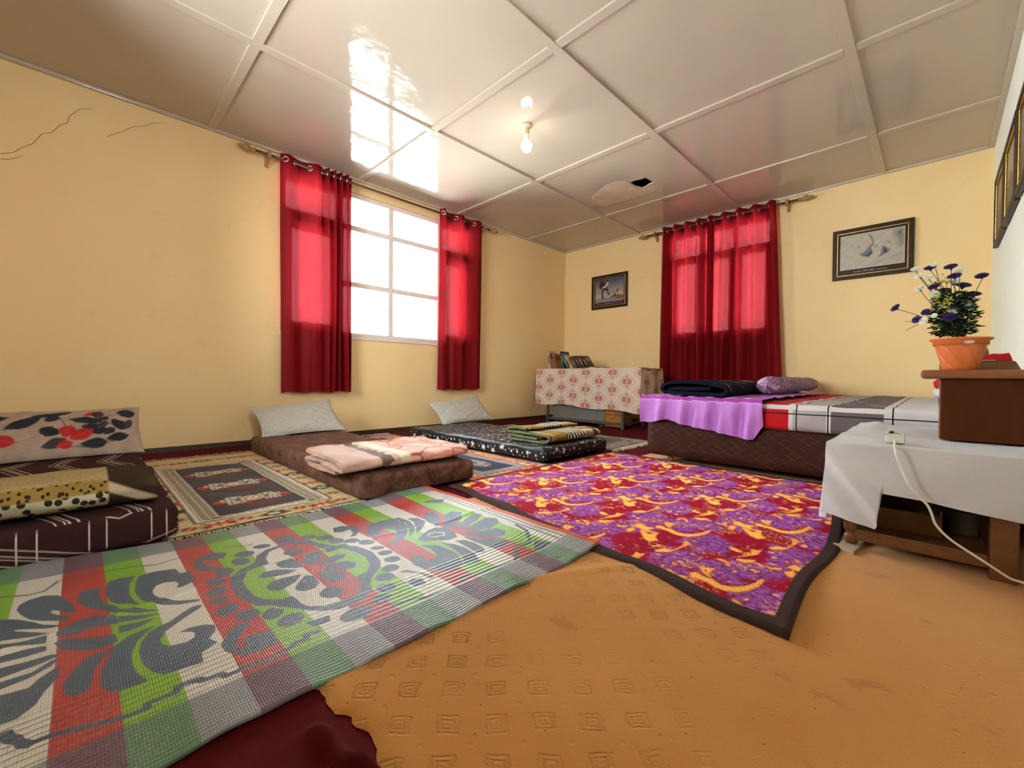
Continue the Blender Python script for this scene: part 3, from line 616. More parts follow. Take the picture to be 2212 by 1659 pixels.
Z = .004 + .048*rid + .018*rid2 + .002*np.clip(wob(X*2, Y*2), 0, 1)*((X > 3.1)&(Y < -4.85))
tag(sheet('carpet', np.stack([X, Y, Z], -1), M['maroon'], loc=(2.1, -3, 0)), 'maroon felt carpet showing in the near left corner with a crumpled fold', 'carpet')
# ochre carpet with pressed squares
t = T('ochre_embossed_carpet', .95, .08)
u, v, vec = t.uv()
wx = t.noise(14, 3, vec)-.5; wy = t.noise(14, 3, t.comb(u+5.0, v))-.5
uu, vv = u+wx*.020, v+wy*.020
p = (uu*.681+vv*.733)/.078+.08; q = (vv*.681-uu*.733)/.078+.26
fx = t.m('ABSOLUTE', t.m('FRACT', p)-.5); fy = t.m('ABSOLUTE', t.m('FRACT', q)-.5)
d = t.m('MAXIMUM', fx, fy)*.078
def ringh(r, w): return 1.0-t.step(0.0, w, t.m('ABSOLUTE', d-r))
fade = t.step(.38, .60, t.noise(2.6, 3, vec))
gx = t.step(3.95, 3.65, u); gy = t.step(-3.3, -4.2, v)
pat = t.m('MAXIMUM', ringh(.0165, .004), t.m('MAXIMUM', ringh(.0085, .004)*.9, t.step(.004, .0, d)*.8))*(.25+fade*.75)*(.15+gx*.85)*t.lin(.35, .6, .35, 1, t.noise(90, 2, vec))
d2 = t.m('MAXIMUM', t.m('ABSOLUTE', t.m('FRACT', p+.5)-.5), t.m('ABSOLUTE', t.m('FRACT', q+.5)-.5))*.078
pat = pat + t.step(.006, .002, d2)*.5*fade
worn = t.noise(3.0, 5, vec, .6); fine = t.noise(420, 3, vec, .7)
c = t.mix(t.lin(.35, .7, 0, 1, worn), (.60, .26, .052), (.68, .325, .078))
c = t.mix(t.lin(.3, .7, 0, .75, fine), c, (.47, .195, .04))
stain = t.step(.62, .70, t.noise(6.5, 4, t.comb(u*1.0, v*2.0), .6)); c = t.mix(stain*.45, c, (.34, .13, .026))
spk = t.step(.018, .010, t.voro(9.0, vec)); c = t.mix(spk*.8, c, (.06, .03, .015))
t.col(t.mix(pat*.16, c, (.34, .14, .03))); t.set('Sheen Weight', .2)
t.bump(fine*.35 - pat*1.0 + t.noise(14, 3, vec)*.5, .9, .004); M['ochre'] = t.mat
xs = np.arange(2.5, 4.337, .0125); ys = np.arange(-4.915, -.02, .02)
X, Y = np.meshgrid(xs, ys, indexing='ij')
edge = -4.915+.010*np.sin(xs*17)+np.convolve(np.random.RandomState(3).normal(0, .011, len(xs)), [.25, .5, .25], 'same')+np.clip(xs-3.6, 0, 2)*-.8
s = (Y-Y[:, :1])/(Y[:, -1:]-Y[:, :1]); Y = edge[:, None]+(Y[:, -1:]-edge[:, None])*s
Z = .0125+.0025*np.clip(wob(X*.9, Y*.9), -.3, 1)+.007*np.exp(-((X-3.38-(Y+4.1)*.5)/.02)**2)*np.exp(-((Y+4.15)/.14)**2)+.006*np.exp(-((X-3.31-(Y+4.2)*.5)/.016)**2)*np.exp(-((Y+4.25)/.12)**2)
Z[:, 0] = .006; Z[0] = .006; Z[:, 1] += .004*np.clip(np.sin(xs*9), 0, 1)
tag(sheet('carpet', np.stack([X, Y, Z], -1), M['ochre'], loc=(3.4, -3, 0), uv=np.stack([X, Y], -1)), 'ochre brown carpet pressed with rows of small squares', 'carpet')

# woven plastic mat
t = T('woven_plastic_mat', .36, .5)
u, v, vec = t.uv(); md = t.attr('motif')
ph = t.m('FRACT', (v+5.254+.2457*4)/.2457)
isR = ph < 1/3; isG = (ph < 2/3)-isR
base = t.mix(isG, t.mix(isR, (.64, .61, .53), (.43, .040, .032)), (.20, .42, .025))
near = u > 3.148; far = t.m('LESS_THAN', u, 2.345)
band = t.m('MAXIMUM', near, far)
dark = t.mix(isG, t.mix(isR, (.30, .31, .32), (.17, .085, .115)), (.13, .27, .13))
base = t.mix(band, base, dark)
rib = t.m('SINE', u*(2*PI/.0088)); rib2 = t.m('SINE', u*(2*PI/.017)); strand = t.m('SINE', v*(2*PI/.0042))
mid = t.step(2.99, 3.02, u)*(1.0-near)
weave = t.m('SINE', (u+v*.6)*(2*PI/.0075))*t.m('SINE', (v-u*.5)*(2*PI/.009))
blue = t.mix(weave*.5+.5, (.045, .075, .115), (.085, .130, .180))
ink = t.step(.0009, -.0009, md)*(1.0-band)
c = t.mix(ink, base, blue)
groove = t.step(-.55, -.95, rib)*band + t.step(-.8, -.97, rib2)*mid
c = t.mix(groove*.75, c, (.03, .03, .04))
c = t.mix(t.step(-.5, -.9, strand)*.12, c, (.05, .05, .05))
end = v > -4.03; c = t.mix(end, c, (.62, .085, .05))
wear = t.lin(.35, .75, 0, .07, t.noise(5.0, 4, vec)); c = t.mix(wear, c, (.5, .5, .5))
t.col(c); t.bump(rib*band*.6+rib2*mid*.5+weave*.35*(1.0-band)*(1.0-mid)+strand*.15, .6, .0022); M['mat'] = t.mat
x0, x1, y0, y1 = 2.215, 3.263, -5.6, -3.995
xs = np.append(np.arange(x0, x1, .005), x1); ys = np.append(np.arange(y0, y1, .005), y1)
X, Y = np.meshgrid(xs, ys, indexing='ij')
D = np.full(X.shape, .05)
for P in polys(MAT_FILL, 2, -4): local(D, X, Y, sd_poly, P)
ring = np.full(X.shape, .05); hole = ring.copy(); pet = ring.copy()
for P in polys(MAT_RING, 2, -4): local(ring, X, Y, sd_poly, P)
for P in polys(MAT_HOLE, 2, -4): local(hole, X, Y, sd_poly, P)
for P in polys(MAT_PETAL, 2, -4): local(pet, X, Y, sd_poly, P)
D = np.minimum(np.minimum(D, np.maximum(ring, -hole)), pet)
D = np.maximum(D, -(np.abs(ring-.006)-.0035))                       # light outline round the medallion
for P in polys(MAT_LOOP, 2, -4):
    l = sd_line(X, Y, np.concatenate([P, P[:1]])); D = np.maximum(D, .003-l)
for k, P in enumerate(polys(MAT_LINE, 2, -4)):
    local(D, X, Y, lambda a, b, c: sd_line(a, b, c)-(.0032 if k in (1, 3, 5, 6) else .0062), P)
ed = np.clip((X-3.1)/.16, 0, 1)**2
Z = .020+.0025*wob(X*1.3, Y*1.3)+ed*(.003*np.sin(Y*21)+.002*np.sin(Y*47+1))+.004*np.exp(-((X-2.72-.05*np.sin(Y*3))/.012)**2)
Z += .016*np.clip((Y+4.13+.16*(3.26-X))/.10, 0, 1)
Z[-1] -= .009; Z[0] -= .012; Z[:, -1] -= .006
fe = np.clip((x0+.25-X)/.25, 0, 1); XX = X+ed*.003*np.sin(Y*13)+fe*(.02-.085*np.clip((-4.97-Y)/.42, 0, 1.4))
r = sheet('plastic_mat', np.stack([XX, Y, Z], -1), M['mat'], loc=(2.74, -4.8, 0), attrs={'motif': D}, uv=np.stack([X, Y], -1))
tag(r, 'striped woven plastic mat in red, green and white with blue flower scrolls', 'mat')

# purple and red swirl blanket used as a rug
t = T('purple_swirl_fleece', .9, .15)
u, v, vec = t.uv()
fur = t.noise(160, 3, vec, .7); big = t.noise(22, 4, vec, .6); mid = t.noise(60, 3, vec)
pu = t.attr('purple')+(big-.5)*1.1+(fur-.5)*.3
sd = t.attr('orange')+(fur-.5)*.006+(mid-.5)*.004
ln = t.attr('line')+(mid-.5)*.003
purp = t.mix(t.lin(.35, .65, 0, 1, mid), (.20, .022, .21), (.47, .14, .50))
c = t.mix(t.step(.40, .66, pu), t.mix(t.noise(40, 2, vec), (.26, .0, .014), (.46, .001, .030)), purp)
vein = t.step(.035, .01, t.m('ABSOLUTE', t.noise(26, 2, vec, .5, 1.2)-.5)); c = t.mix(vein*.55*t.step(.45, .7, pu), c, (.09, .01, .11))
sp = t.voro(24.0, vec); dots = t.step(.24, .19, sp)*t.step(.54, .62, t.noise(11, 2, vec))
curl = t.step(.05, .02, t.m('ABSOLUTE', t.noise(15, 1, vec, .5, 2.2)-.52))*t.step(.40, .52, t.noise(8, 2, vec))
org = t.mix(t.step(-.001, -.012, sd), (.85, .17, .015), (1.0, .50, .07)); org = t.mix(t.step(.5, .62, fur), org, (1.0, .74, .25))
c = t.mix(curl*.30, c, (.07, .008, .09)); c = t.mix(dots*.8, c, (.95, .48, .12))
gold2 = t.step(.035, .012, t.m('ABSOLUTE', t.noise(19, 1, t.comb(u*.8+3.0, v), .5, 2.6)-.5))*t.step(.50, .58, t.noise(9, 2, t.comb(u+9.0, v))); c = t.mix(gold2*.9, c, t.mix(fur, (.80, .26, .03), (1.0, .62, .16)))
c = t.mix(t.step(.0035, -.0005, sd)*.6, c, (.20, .02, .03)); c = t.mix(t.step(.001, -.0015, sd), c, org)
c = t.mix(t.step(.0030, .0012, ln), c, (.05, .006, .07))
rim = t.step(.036, .033, t.attr('rim')); c = t.mix(rim, c, t.mix(fur, (.034, .019, .016), (.066, .040, .034)))
t.col(c); t.bump(fur*.6+mid*.6, .5, .004); M['swirl'] = t.mat
nu, nv = 260, 260
A, B = np.meshgrid(np.linspace(0, 1, nu), np.linspace(0, 1, nv), indexing='ij')
c00, c10, c11, c01 = [np.array(p) for p in ((2.275,-3.885), (3.832,-4.135), (3.68,-2.435), (2.30,-2.36))]
P2 = ((1-A)*(1-B))[...,None]*c00+(A*(1-B))[...,None]*c10+(A*B)[...,None]*c11+((1-A)*B)[...,None]*c01
X, Y = P2[...,0], P2[...,1]
X = X+(A**6)*(.06*np.sin(B*PI)**2-.008*np.sin(B*9)+.003*np.sin(B*21)); Y = Y+((1-B)**8)*(.014*np.sin(A*11)+.008*np.sin(A*27))
rim = np.minimum(np.minimum(A*1.5, (1-A)*1.55), np.minimum(B*1.4, (1-B)*1.5))
D = np.full(X.shape, .05); Ln = D.copy(); F = np.zeros(X.shape)
sf = polys(SWIRL_FILL, 0, 0); sl = polys(SWIRL_LINE, 0, 0)
PC = [(.01,-.024),(.074,.043),(-.116,-.022),(.142,-.117),(-.095,.154),(.16,.149)]
for i in range(-2, 7):
    for j in range(-4, 5):
        o_ = np.array([3.6-.25*i, -3.9+.305*i+.61*j])
        if not (2.0 < o_[0] < 4.1 and -4.5 < o_[1] < -2.1): continue
        for P in sf: local(D, X, Y, sd_poly, P+o_, .02)
        for P in sl: local(Ln, X, Y, sd_line, P+o_, .012)
        for q in PC: F = np.maximum(F, np.exp(-(((X-o_[0]-q[0])**2+(Y-o_[1]-q[1])**2)/.095**2)))
Z = .026+.004*wob(X*1.1, Y*1.1)+((1-B)**6)*(.012*np.clip(np.sin(A*8-1.2), 0, 1))+(A**8)*.006*np.sin(B*14)
for q in (np.s_[0], np.s_[-1], np.s_[:, 0], np.s_[:, -1]): Z[q] = .014
r = sheet('fleece_blanket', np.stack([X, Y, Z], -1), M['swirl'], loc=(3.05, -3.2, 0), attrs={'orange': D, 'line': Ln, 'purple': F, 'rim': rim}, uv=np.stack([X, Y], -1))
tag(r, 'purple and crimson blanket with orange scrolls and dark brown binding spread on the floor', 'blanket')

# knotted rugs
M['rug'] = painted('knotted_wool_rug', .95, .08, .5, 330., .1)
M['yarn'] = plain('cream_yarn', (.50, .40, .26), .9, .1, .2)
M['yarn_white'] = plain('white_yarn', (.62, .58, .50), .9, .1, .15)
def rug(cv, x0, y0, label, ends, yarn, flen, seed, z=.014):
    w, h = cv.X.max(), cv.Y.max()
    g = np.random.RandomState(seed).normal(1, .10, cv.X.shape)[...,None]
    Zr = z+.003*wob(cv.X*2+x0, cv.Y*2+y0)+.001
    Zr[0] = Zr[-1] = .006; Zr[:, 0] = Zr[:, -1] = .006
    r = sheet('rug', np.stack([cv.X+x0, cv.Y+y0, Zr], -1), M['rug'], loc=(x0+w/2, y0+h/2, 0), col=np.clip(cv.C*g, 0, 1))
    tag(r, label, 'rug')
    for k, e in enumerate(ends):
        xe = x0+.004 if e < 0 else x0+w-.004
        fringe('fringe', ((xe, y0+.01), (xe, y0+h-.01), (e, 0)), yarn, r, int(h/.006), flen, seed+k, z)
    return r
TAN, DKG, RED, BRN, WHT, GLD = S(200,172,118), S(36,40,38), S(172,36,26), S(62,46,40), S(214,200,172), S(188,160,118)
cv = Canvas(1.75, .72, .006, DKG)
cv.rect(.02, 1.73, .018, .702, TAN)
cv.rect(.345, 1.63, .10, .62, DKG); cv.rect(.355, 1.62, .11, .61, WHT); cv.rect(.37, 1.605, .125, .595, DKG)
for k in range(5):                                                    # basket band
    d_ = .128+k*.0135; cv.rect(.372+k*.006, 1.603-k*.004, d_, d_+.009, WHT if k % 2 == 0 else GLD); cv.rect(.372+k*.006, 1.603-k*.004, .72-d_-.009, .72-d_, WHT if k % 2 == 0 else GLD)
for i in range(42):
    x = .385+i*.029
    for k in range(5):
        xx = x+(k % 2)*.0145
        cv.rect(xx, xx+.005, .126+k*.0135, .139+k*.0135, DKG); cv.rect(xx, xx+.005, .72-.139-k*.0135, .72-.126-k*.0135, DKG)
for s_ in (0, 1):                                                     # key band at the ends
    a = (.375 if s_ == 0 else 1.572); cv.rect(a, a+.034, .196, .524, WHT)
    for i in range(7):
        y = .20+i*.047; cv.rect(a+.008, a+.013, y, y+.036, DKG); cv.rect(a+.008, a+.026, y, y+.006, DKG); cv.rect(a+.02, a+.026, y+.012, y+.036, DKG)
cv.rect(.412, 1.57, .20, .52, DKG); cv.rect(.42, 1.562, .208, .512, BRN)
for mx_ in (.65, 1.02, 1.37):
    my = .36
    cv.ell(mx_+.09, my+.02, .055, .06, S(110,36,26), 0, .55); cv.ell(mx_, my-.125, .03, .03, RED); cv.ell(mx_, my+.13, .03, .03, RED); cv.ell(mx_+.05, my-.05, .02, .03, RED)
    for sy in (-1, 1):
        for (dx, dy) in ((-.04,.05),(.0,.085),(.035,.055),(-.02,.105),(.045,.09),(-.05,.08)):
            x, y = mx_+dx, my+sy*dy
            cv.rect(x-.020, x+.020, y-.014, y+.014, WHT); cv.rect(x-.012, x+.012, y-.007, y+.007, DKG); cv.rect(x+.006, x+.02, y-.004, y+.004, S(120,140,140))
    cv.ell(mx_, my, .052, .055, DKG); cv.ell(mx_, my, .046, .049, GLD); cv.ell(mx_, my, .030, .033, DKG)
    for k in range(6):
        a = k*PI/3; cv.ell(mx_+.018*math.cos(a), my+.018*math.sin(a), .009, .009, WHT)
    cv.ell(mx_, my, .007, .007, RED)
def kanji(x, y, c=RED):
    for a, b in ((-.03,.0),(0,.0),(.03,.0)): cv.rect(x-.030, x+.030, y+a-.006, y+a+.006, c)
    cv.rect(x-.008, x+.008, y-.045, y+.045, c); cv.line([(x-.035,y-.05),(x-.012,y-.03)], .012, c); cv.line([(x+.035,y-.05),(x+.012,y-.03)], .012, c); cv.line([(x-.035,y+.05),(x-.012,y+.03)], .012, c); cv.line([(x+.035,y+.05),(x+.012,y+.03)], .012, c)
def flower(x, y):
    for k in range(6): cv.ell(x+.026*math.cos(k*PI/3), y+.034*math.sin(k*PI/3), .014, .018, DKG)
    cv.ell(x, y, .016, .02, WHT); cv.ell(x, y, .007, .009, DKG)
def bud(x, y):
    cv.ell(x, y, .030, .040, S(122,108,70)); cv.ell(x, y, .024, .034, TAN); cv.ell(x-.004, y, .02, .026, S(130,26,22)); cv.line([(x-.02,y+.01),(x+.02,y-.014)], .008, S(210,150,90))
for xe in (.19, 1.68):
    for k, y in enumerate((.08,.17,.26,.36,.46,.55,.64)):
        (bud, kanji, bud, flower, bud, kanji, bud)[k](xe, y)
    for y in (.125,.215,.31,.41,.505,.6): cv.ell(xe+.01, y, .012, .008, DKG, .6); cv.ell(xe-.02, y+.012, .008, .012, S(150,120,70))
for ye in (.06, .66):
    for k in range(9): (kanji, flower, bud)[k % 3](.42+k*.14, ye)
rug(cv, .45, -5.02, 'brown rug with three medallions and a tan border between two mattresses', (-1, 1), M['yarn'], .07, 11)
NAV, ORG, GRY = S(34,36,62), S(214,140,84), S(138,138,140)
cv = Canvas(2.17, .70, .006, NAV)
cv.rect(.06, 2.11, .045, .655, ORG)
rs = np.random.RandomState(5)
for x in np.arange(.06, 2.10, .055):
    for y in list(np.arange(.05, .16, .05))+list(np.arange(.54, .64, .05)):
        c = [S(176,46,32), S(208,120,70), S(60,70,110), S(222,176,110), S(150,34,30), S(198,84,44)][rs.randint(6)]
        cv.ell(x+rs.uniform(0,.02), y+.02+rs.uniform(-.01,.01), rs.uniform(.012,.028), rs.uniform(.010,.022), c, rs.uniform(0,3))
for xe in (.10, 2.04):
    for y in np.arange(.06, .64, .05):
        c = [S(176,46,32), S(60,70,110), S(222,176,110), S(150,34,30), S(198,84,44)][rs.randint(5)]
        cv.ell(xe+rs.uniform(-.03,.03), y+.02, rs.uniform(.015,.035), rs.uniform(.012,.024), c, rs.uniform(0,3)); cv.rect(xe-.05, xe-.02, y, y+.022, S(188,60,40))
for a in (.065, 2.045):
    for b in (.05, .585): cv.rect(a, a+.06, b, b+.065, ORG)
cv.rect(.17, 2.0, .155, .545, NAV); cv.rect(.175, 1.995, .16, .54, GRY)
for x in np.arange(.19, 1.98, .022):
    for y in (.18, .505): cv.rect(x, x+.008, y, y+.018, S(176,176,172)); cv.rect(x+.01, x+.014, y-.008, y+.026, S(96,98,106))
for y in np.arange(.18, .52, .022):
    for x in (.20, 1.955): cv.rect(x, x+.018, y, y+.008, S(176,176,172)); cv.rect(x-.008, x+.026, y+.01, y+.014, S(96,98,106))
cv.rect(.235, 1.935, .215, .485, NAV)
for mx_ in (.55, 1.08, 1.68):
    cv.ell(mx_, .35, .16, .085, S(96,108,122)); cv.ell(mx_, .35, .10, .05, S(150,152,150)); cv.ell(mx_, .35, .05, .025, S(60,72,100))
    for k in range(10):
        a = k*PI/5; cv.ell(mx_+.13*math.cos(a), .35+.068*math.sin(a), .018, .013, S(190,64,40) if k % 2 else S(214,150,100))
rug(cv, .20, -3.745, 'navy blue rug with orange patchwork border between the brown and the starry mattress', (-1, 1), M['yarn_white'], .055, 21)
cv = Canvas(1.75, .74, .008, S(60,56,52))
cv.rect(.03, 1.72, .03, .71, S(140,128,112)); cv.rect(.2, 1.55, .13, .61, S(84,78,74))
for k in range(150):
    x, y = rs.uniform(.04, 1.7), rs.uniform(.04, .7)
    if .2 < x < 1.55 and .13 < y < .61 and k % 3: continue
    cv.ell(x, y, rs.uniform(.01,.03), rs.uniform(.008,.02), [S(92,84,78), S(168,154,134), S(120,66,54), S(54,52,54)][rs.randint(4)], rs.uniform(0,3))
rug(cv, .47, -2.28, 'worn grey rug behind the starry mattress', (-1, 1), M['yarn'], .07, 31)
# ------------------------------------------------------------------ floor mattresses, pillows, folded blankets
t = T('brown_velvet', .8, .1)
n = t.noise(14, 5, None, .65, .8); f_ = t.noise(300, 2)
t.col(t.mix(t.lin(.35, .68, 0, 1, n), (.062, .022, .013), (.16, .078, .052))); t.set('Sheen Weight', .12); t.set('Sheen Tint', (.5, .3, .22))
t.bump(f_*.3+t.noise(30, 3), .3, .006); M['velvet'] = t.mat
t = T('black_star_print', .45, .4)
u, v, vec = t.uv()
def stars(cell, R, off, dens):
    a, b = u/cell+off, v/cell+off*1.7
    i, j = t.m('FLOOR', a), t.m('FLOOR', b)
    rx, ry, rz = t.sep(t.white(t.comb(i, j, off)))
    px, py = t.m('FRACT', a)-.5-(rx-.5)*.34, t.m('FRACT', b)-.5-(ry-.5)*.34
    sz = R*(.55+rz*.45)
    rr_ = t.m('SQRT', px*px+py*py)/sz
    an = t.m('ARCTAN2', py, px)+rx*6.0+20*PI
    k = t.m('ABSOLUTE', t.m('MODULO', an, 2*PI/5)-PI/5)
    qx, qy = rr_*t.m('COSINE', k), rr_*t.m('SINE', k)
    e = (qx-1.0)*(.40*math.sin(PI/5))+qy*(1-.40*math.cos(PI/5))
    return (e < 0.0)*(t.m('FRACT', rz*7.31+rx*3.1) < dens)
st = t.m('MAXIMUM', stars(.115, .28, .37, .75), t.m('MAXIMUM', stars(.058, .27, .11, .85), stars(.037, .23, .73, .6)))
t.col(t.mix(st, (.008, .008, .010), t.mix(t.noise(25, 2, vec), (.45, .45, .46), (.68, .68, .66)))); t.bump(t.noise(25, 3), .2, .006); M['star'] = t.mat
t = T('dark_brown_geometric_print', .9, .15)
u, v, vec = t.uv()
def dl(e, w): return t.step(w, w*.5, t.m('ABSOLUTE', e))
tri = t.m('PINGPONG', u+50.0, .26)
zig = t.m('MAXIMUM', dl(t.m('PINGPONG', v+50.0-tri*.35, .085)-.01, .004), dl(t.m('PINGPONG', v+50.03-tri*.35, .085)-.01, .003))
bars_ = dl(t.m('PINGPONG', u+50.1, .075)-.02, .0028)
side = t.attr('side')
pat = t.m('MAXIMUM', zig*(1.0-side*.5), bars_*side)
t.col(t.mix(pat*.9, t.mix(t.noise(200, 2), (.022, .006, .006), (.045, .014, .013)), (.52, .42, .33))); t.bump(t.noise(300, 2), .3, .003); M['geo'] = t.mat
def mattress(x0, x1, y0, y1, z, mat, label, r=.045, seed=0, fold=False, zb=.022):
    def disp(p):
        x, y, zz = p
        k = (zz-.02)/z
        zz = zz + (k > .5)*(.006*wob(x*1.3, y*1.9, 1, seed)) if zz > .05 else zz
        s = .006*wob(x*2+zz*9, y*2-zz*7, 1, seed+1)
        if fold and x > x1-.05:
            x += .010*math.sin(y*38)*(1-k)*math.exp(-((y-y0-.04)/.08)**2) + .008*math.sin(y*47)*math.exp(-((y1-y)/.06)**2)
        return np.array([x+s*(x > x1-.1), y+s*(y < y0+.06), max(zz, .0)])
    g = soft_box(x0, x1, y0, y1, zb, zb+z, r, .022, disp)
    o = build('floor_mattress', g, mat, loc=((x0+x1)/2, (y0+y1)/2, 0), smooth=True, uvf='box')
    if mat == M['geo']:
        a = o.data.attributes.new('side', 'FLOAT', 'POINT'); co = np.empty(len(o.data.vertices)*3); o.data.vertices.foreach_get('co', co)
        nn = np.empty(len(o.data.vertices)*3); o.data.vertices.foreach_get('normal', nn); a.data.foreach_set('value', (np.abs(nn.reshape(-1,3)[:, 2]) < .5).astype(np.float32))
    return tag(o, label, 'mattress')
mattress(.49, 2.25, -4.345, -3.69, .108, M['velvet'], 'floor mattress in a plain brown velvet cover', .026, 1, True)
mattress(.61, 2.24, -3.09, -2.33, .092, M['star'], 'floor mattress in a black sheet printed with white stars', .022, 2)
mattress(.50, 2.175, -5.66, -4.975, .118, M['geo'], 'floor mattress in a dark brown sheet with cream zigzag lines', .022, 3, zb=.006)

M['pillow_grey'] = None
t = T('grey_speckled_cotton', .85, .2)
u, v, vec = t.uv(); sp = t.voro(130, vec)
c = t.mix(t.step(.34, .26, sp)*.8, t.mix(t.noise(6, 3), (.46, .43, .37), (.56, .53, .46)), (.24, .22, .19))
t.col(c); t.bump(t.noise(9, 4, None, .6, .8)*1.0, .7, .022); M['pillow_grey'] = t.mat
M['leafprint'] = painted('leaf_print_cotton', .85, .2, .25, 40.)
def pillow(yc, wy, xb, zb, xt, zt, T_, mat, label, cv=None, seed=0, pinch=.09, tilt=0.0):
    n, m = (cv.C.shape[:2] if cv else (60, 40))
    Ln = math.hypot(xt-xb, zt-zb); s = np.array([(xt-xb)/Ln, 0, (zt-zb)/Ln]); nr = np.array([s[2], 0, -s[0]])
    a = np.linspace(-1, 1, n); b = np.linspace(-1, 1, m); A, B = np.meshgrid(a, b, indexing='ij')
    th = T_*np.sqrt(np.clip((1-np.abs(A)**2.2)*(1-np.abs(B)**2.2), 0, 1))
    A2 = A*(1-pinch*(1-B**2)*np.abs(A)); B2 = B*(1-pinch*(1-A**2)*np.abs(B))
    wr = .006*wob(A*2.2, B*2.6, 1, seed)*np.clip(th/T_*2, 0, 1)+.012*tilt*A
    yy = yc+A2*wy/2; sl = (B2+1)/2*Ln
    sag = .02*(1-A**2)*(B > .2)*(B-.2)
    base = np.array([xb, 0, zb])+sl[...,None]*s
    fr = base+(th*.72+wr+.004)[...,None]*nr; fr[...,1] += yy; fr[...,2] -= sag+.035*tilt*(1-A)/2*(B+1)/2
    bk = base-(th*.38-wr*.5)[...,None]*nr; bk[...,1] += yy; bk[...,2] -= sag+.035*tilt*(1-A)/2*(B+1)/2
    bk[..., 2] = np.maximum(bk[..., 2], zb)
    P = np.concatenate([fr, bk[::-1]], 0)
    P[..., 0] = np.maximum(P[..., 0], .016)
    uvp = np.stack([A*wy/2+seed, B*Ln/2], -1); uvp = np.concatenate([uvp, uvp[::-1]], 0)
    col = np.concatenate([cv.C, cv.C[::-1]], 0) if cv else None
    o = sheet('pillow', P, mat, loc=((xb+xt)/2, yc, zb), col=col, uv=uvp, closed=True)
    return tag(o, label, 'pillow')
pillow(-3.985, .62, .60, .128, .26, .372, .085, M['pillow_grey'], 'grey speckled pillow at the head of the brown mattress', seed=1, tilt=1.0)
pillow(-2.40, .66, .64, .116, .36, .372, .075, M['pillow_grey'], 'grey speckled pillow at the head of the starry mattress', seed=3, tilt=1.2)
cv = Canvas(.74, .34, .0038, S(170,148,132)); cv.soft = .003
cv.C *= (1+.12*wob(cv.X*6, cv.Y*3, 1))[...,None]
def leaf(x, y, l, w, a, c, vein=None):
    l, w = l*1.3, w*1.35
    u_ = np.linspace(-1, 1, 11); pts = [(k*l/2, w/2*(1-k*k)**.8*(1+.2*k)) for k in u_]+[(k*l/2, -w/2*(1-k*k)**.8*(1+.2*k)) for k in u_[::-1]]
    ca, sa = math.cos(a), math.sin(a); cv.poly([(x+p*ca-q*sa, y+p*sa+q*ca) for p, q in pts], c)
    cv.line([(x-l/2*ca, y-l/2*sa), (x+l/2*ca, y+l/2*sa)], .0025, vein or tuple(k*1.8 for k in c))
D1, D2, R1 = S(40,44,48), S(62,56,60), S(176,44,44)
off = .37                                                            # canvas x grows with y; the near end is out of view
for pts in ([(off-.0,.27),(off+.06,.12)], [(off+.14,.17),(off+.25,.18),(off+.33,.20)], [(off+.19,.21),(off+.25,.16)], [(off-.02,.05),(off+.12,.03),(off+.24,.06)], [(off+.16,.20),(off+.29,.27)]): cv.line(pts, .004, S(70,46,42))
for l in ((off-.03,.255,.10,.035,.1,D1),(off+.03,.27,.06,.03,.5,D1),(off-.01,.22,.05,.035,.3,D1),(off-.02,.13,.05,.06,1.2,D1),(off+.125,.20,.115,.038,-.12,D1),(off+.145,.255,.05,.032,.5,R1),(off+.175,.25,.05,.04,1.3,D2),(off+.20,.215,.04,.026,.2,D1),(off+.305,.27,.07,.045,.0,D1),(off+.31,.25,.06,.03,.2,D1),
          (off+.27,.175,.075,.045,-.8,D1),(off+.315,.175,.06,.025,1.2,D2),(off+.16,.14,.09,.05,-.3,D1),(off+.195,.165,.05,.025,.8,D2),(off+.225,.125,.05,.03,.7,D1),(off+.05,.13,.06,.05,1.2,R1),(off+.105,.105,.085,.05,.5,R1),(off+.26,.085,.085,.035,.3,D1),(off+.155,.05,.09,.04,.1,D1),(off+.0,.06,.08,.04,.4,D2),(off+.04,.05,.05,.03,.2,R1),(off-.12,.2,.12,.05,.5,D1),(off-.2,.1,.1,.05,-.3,R1),(off-.25,.24,.12,.05,.2,D1)): leaf(*l)
pillow(-5.315, .72, .80, .128, .50, .372, .085, M['leafprint'], 'pillow printed with dark and red leaves on the dark brown mattress', cv, 5, .04)

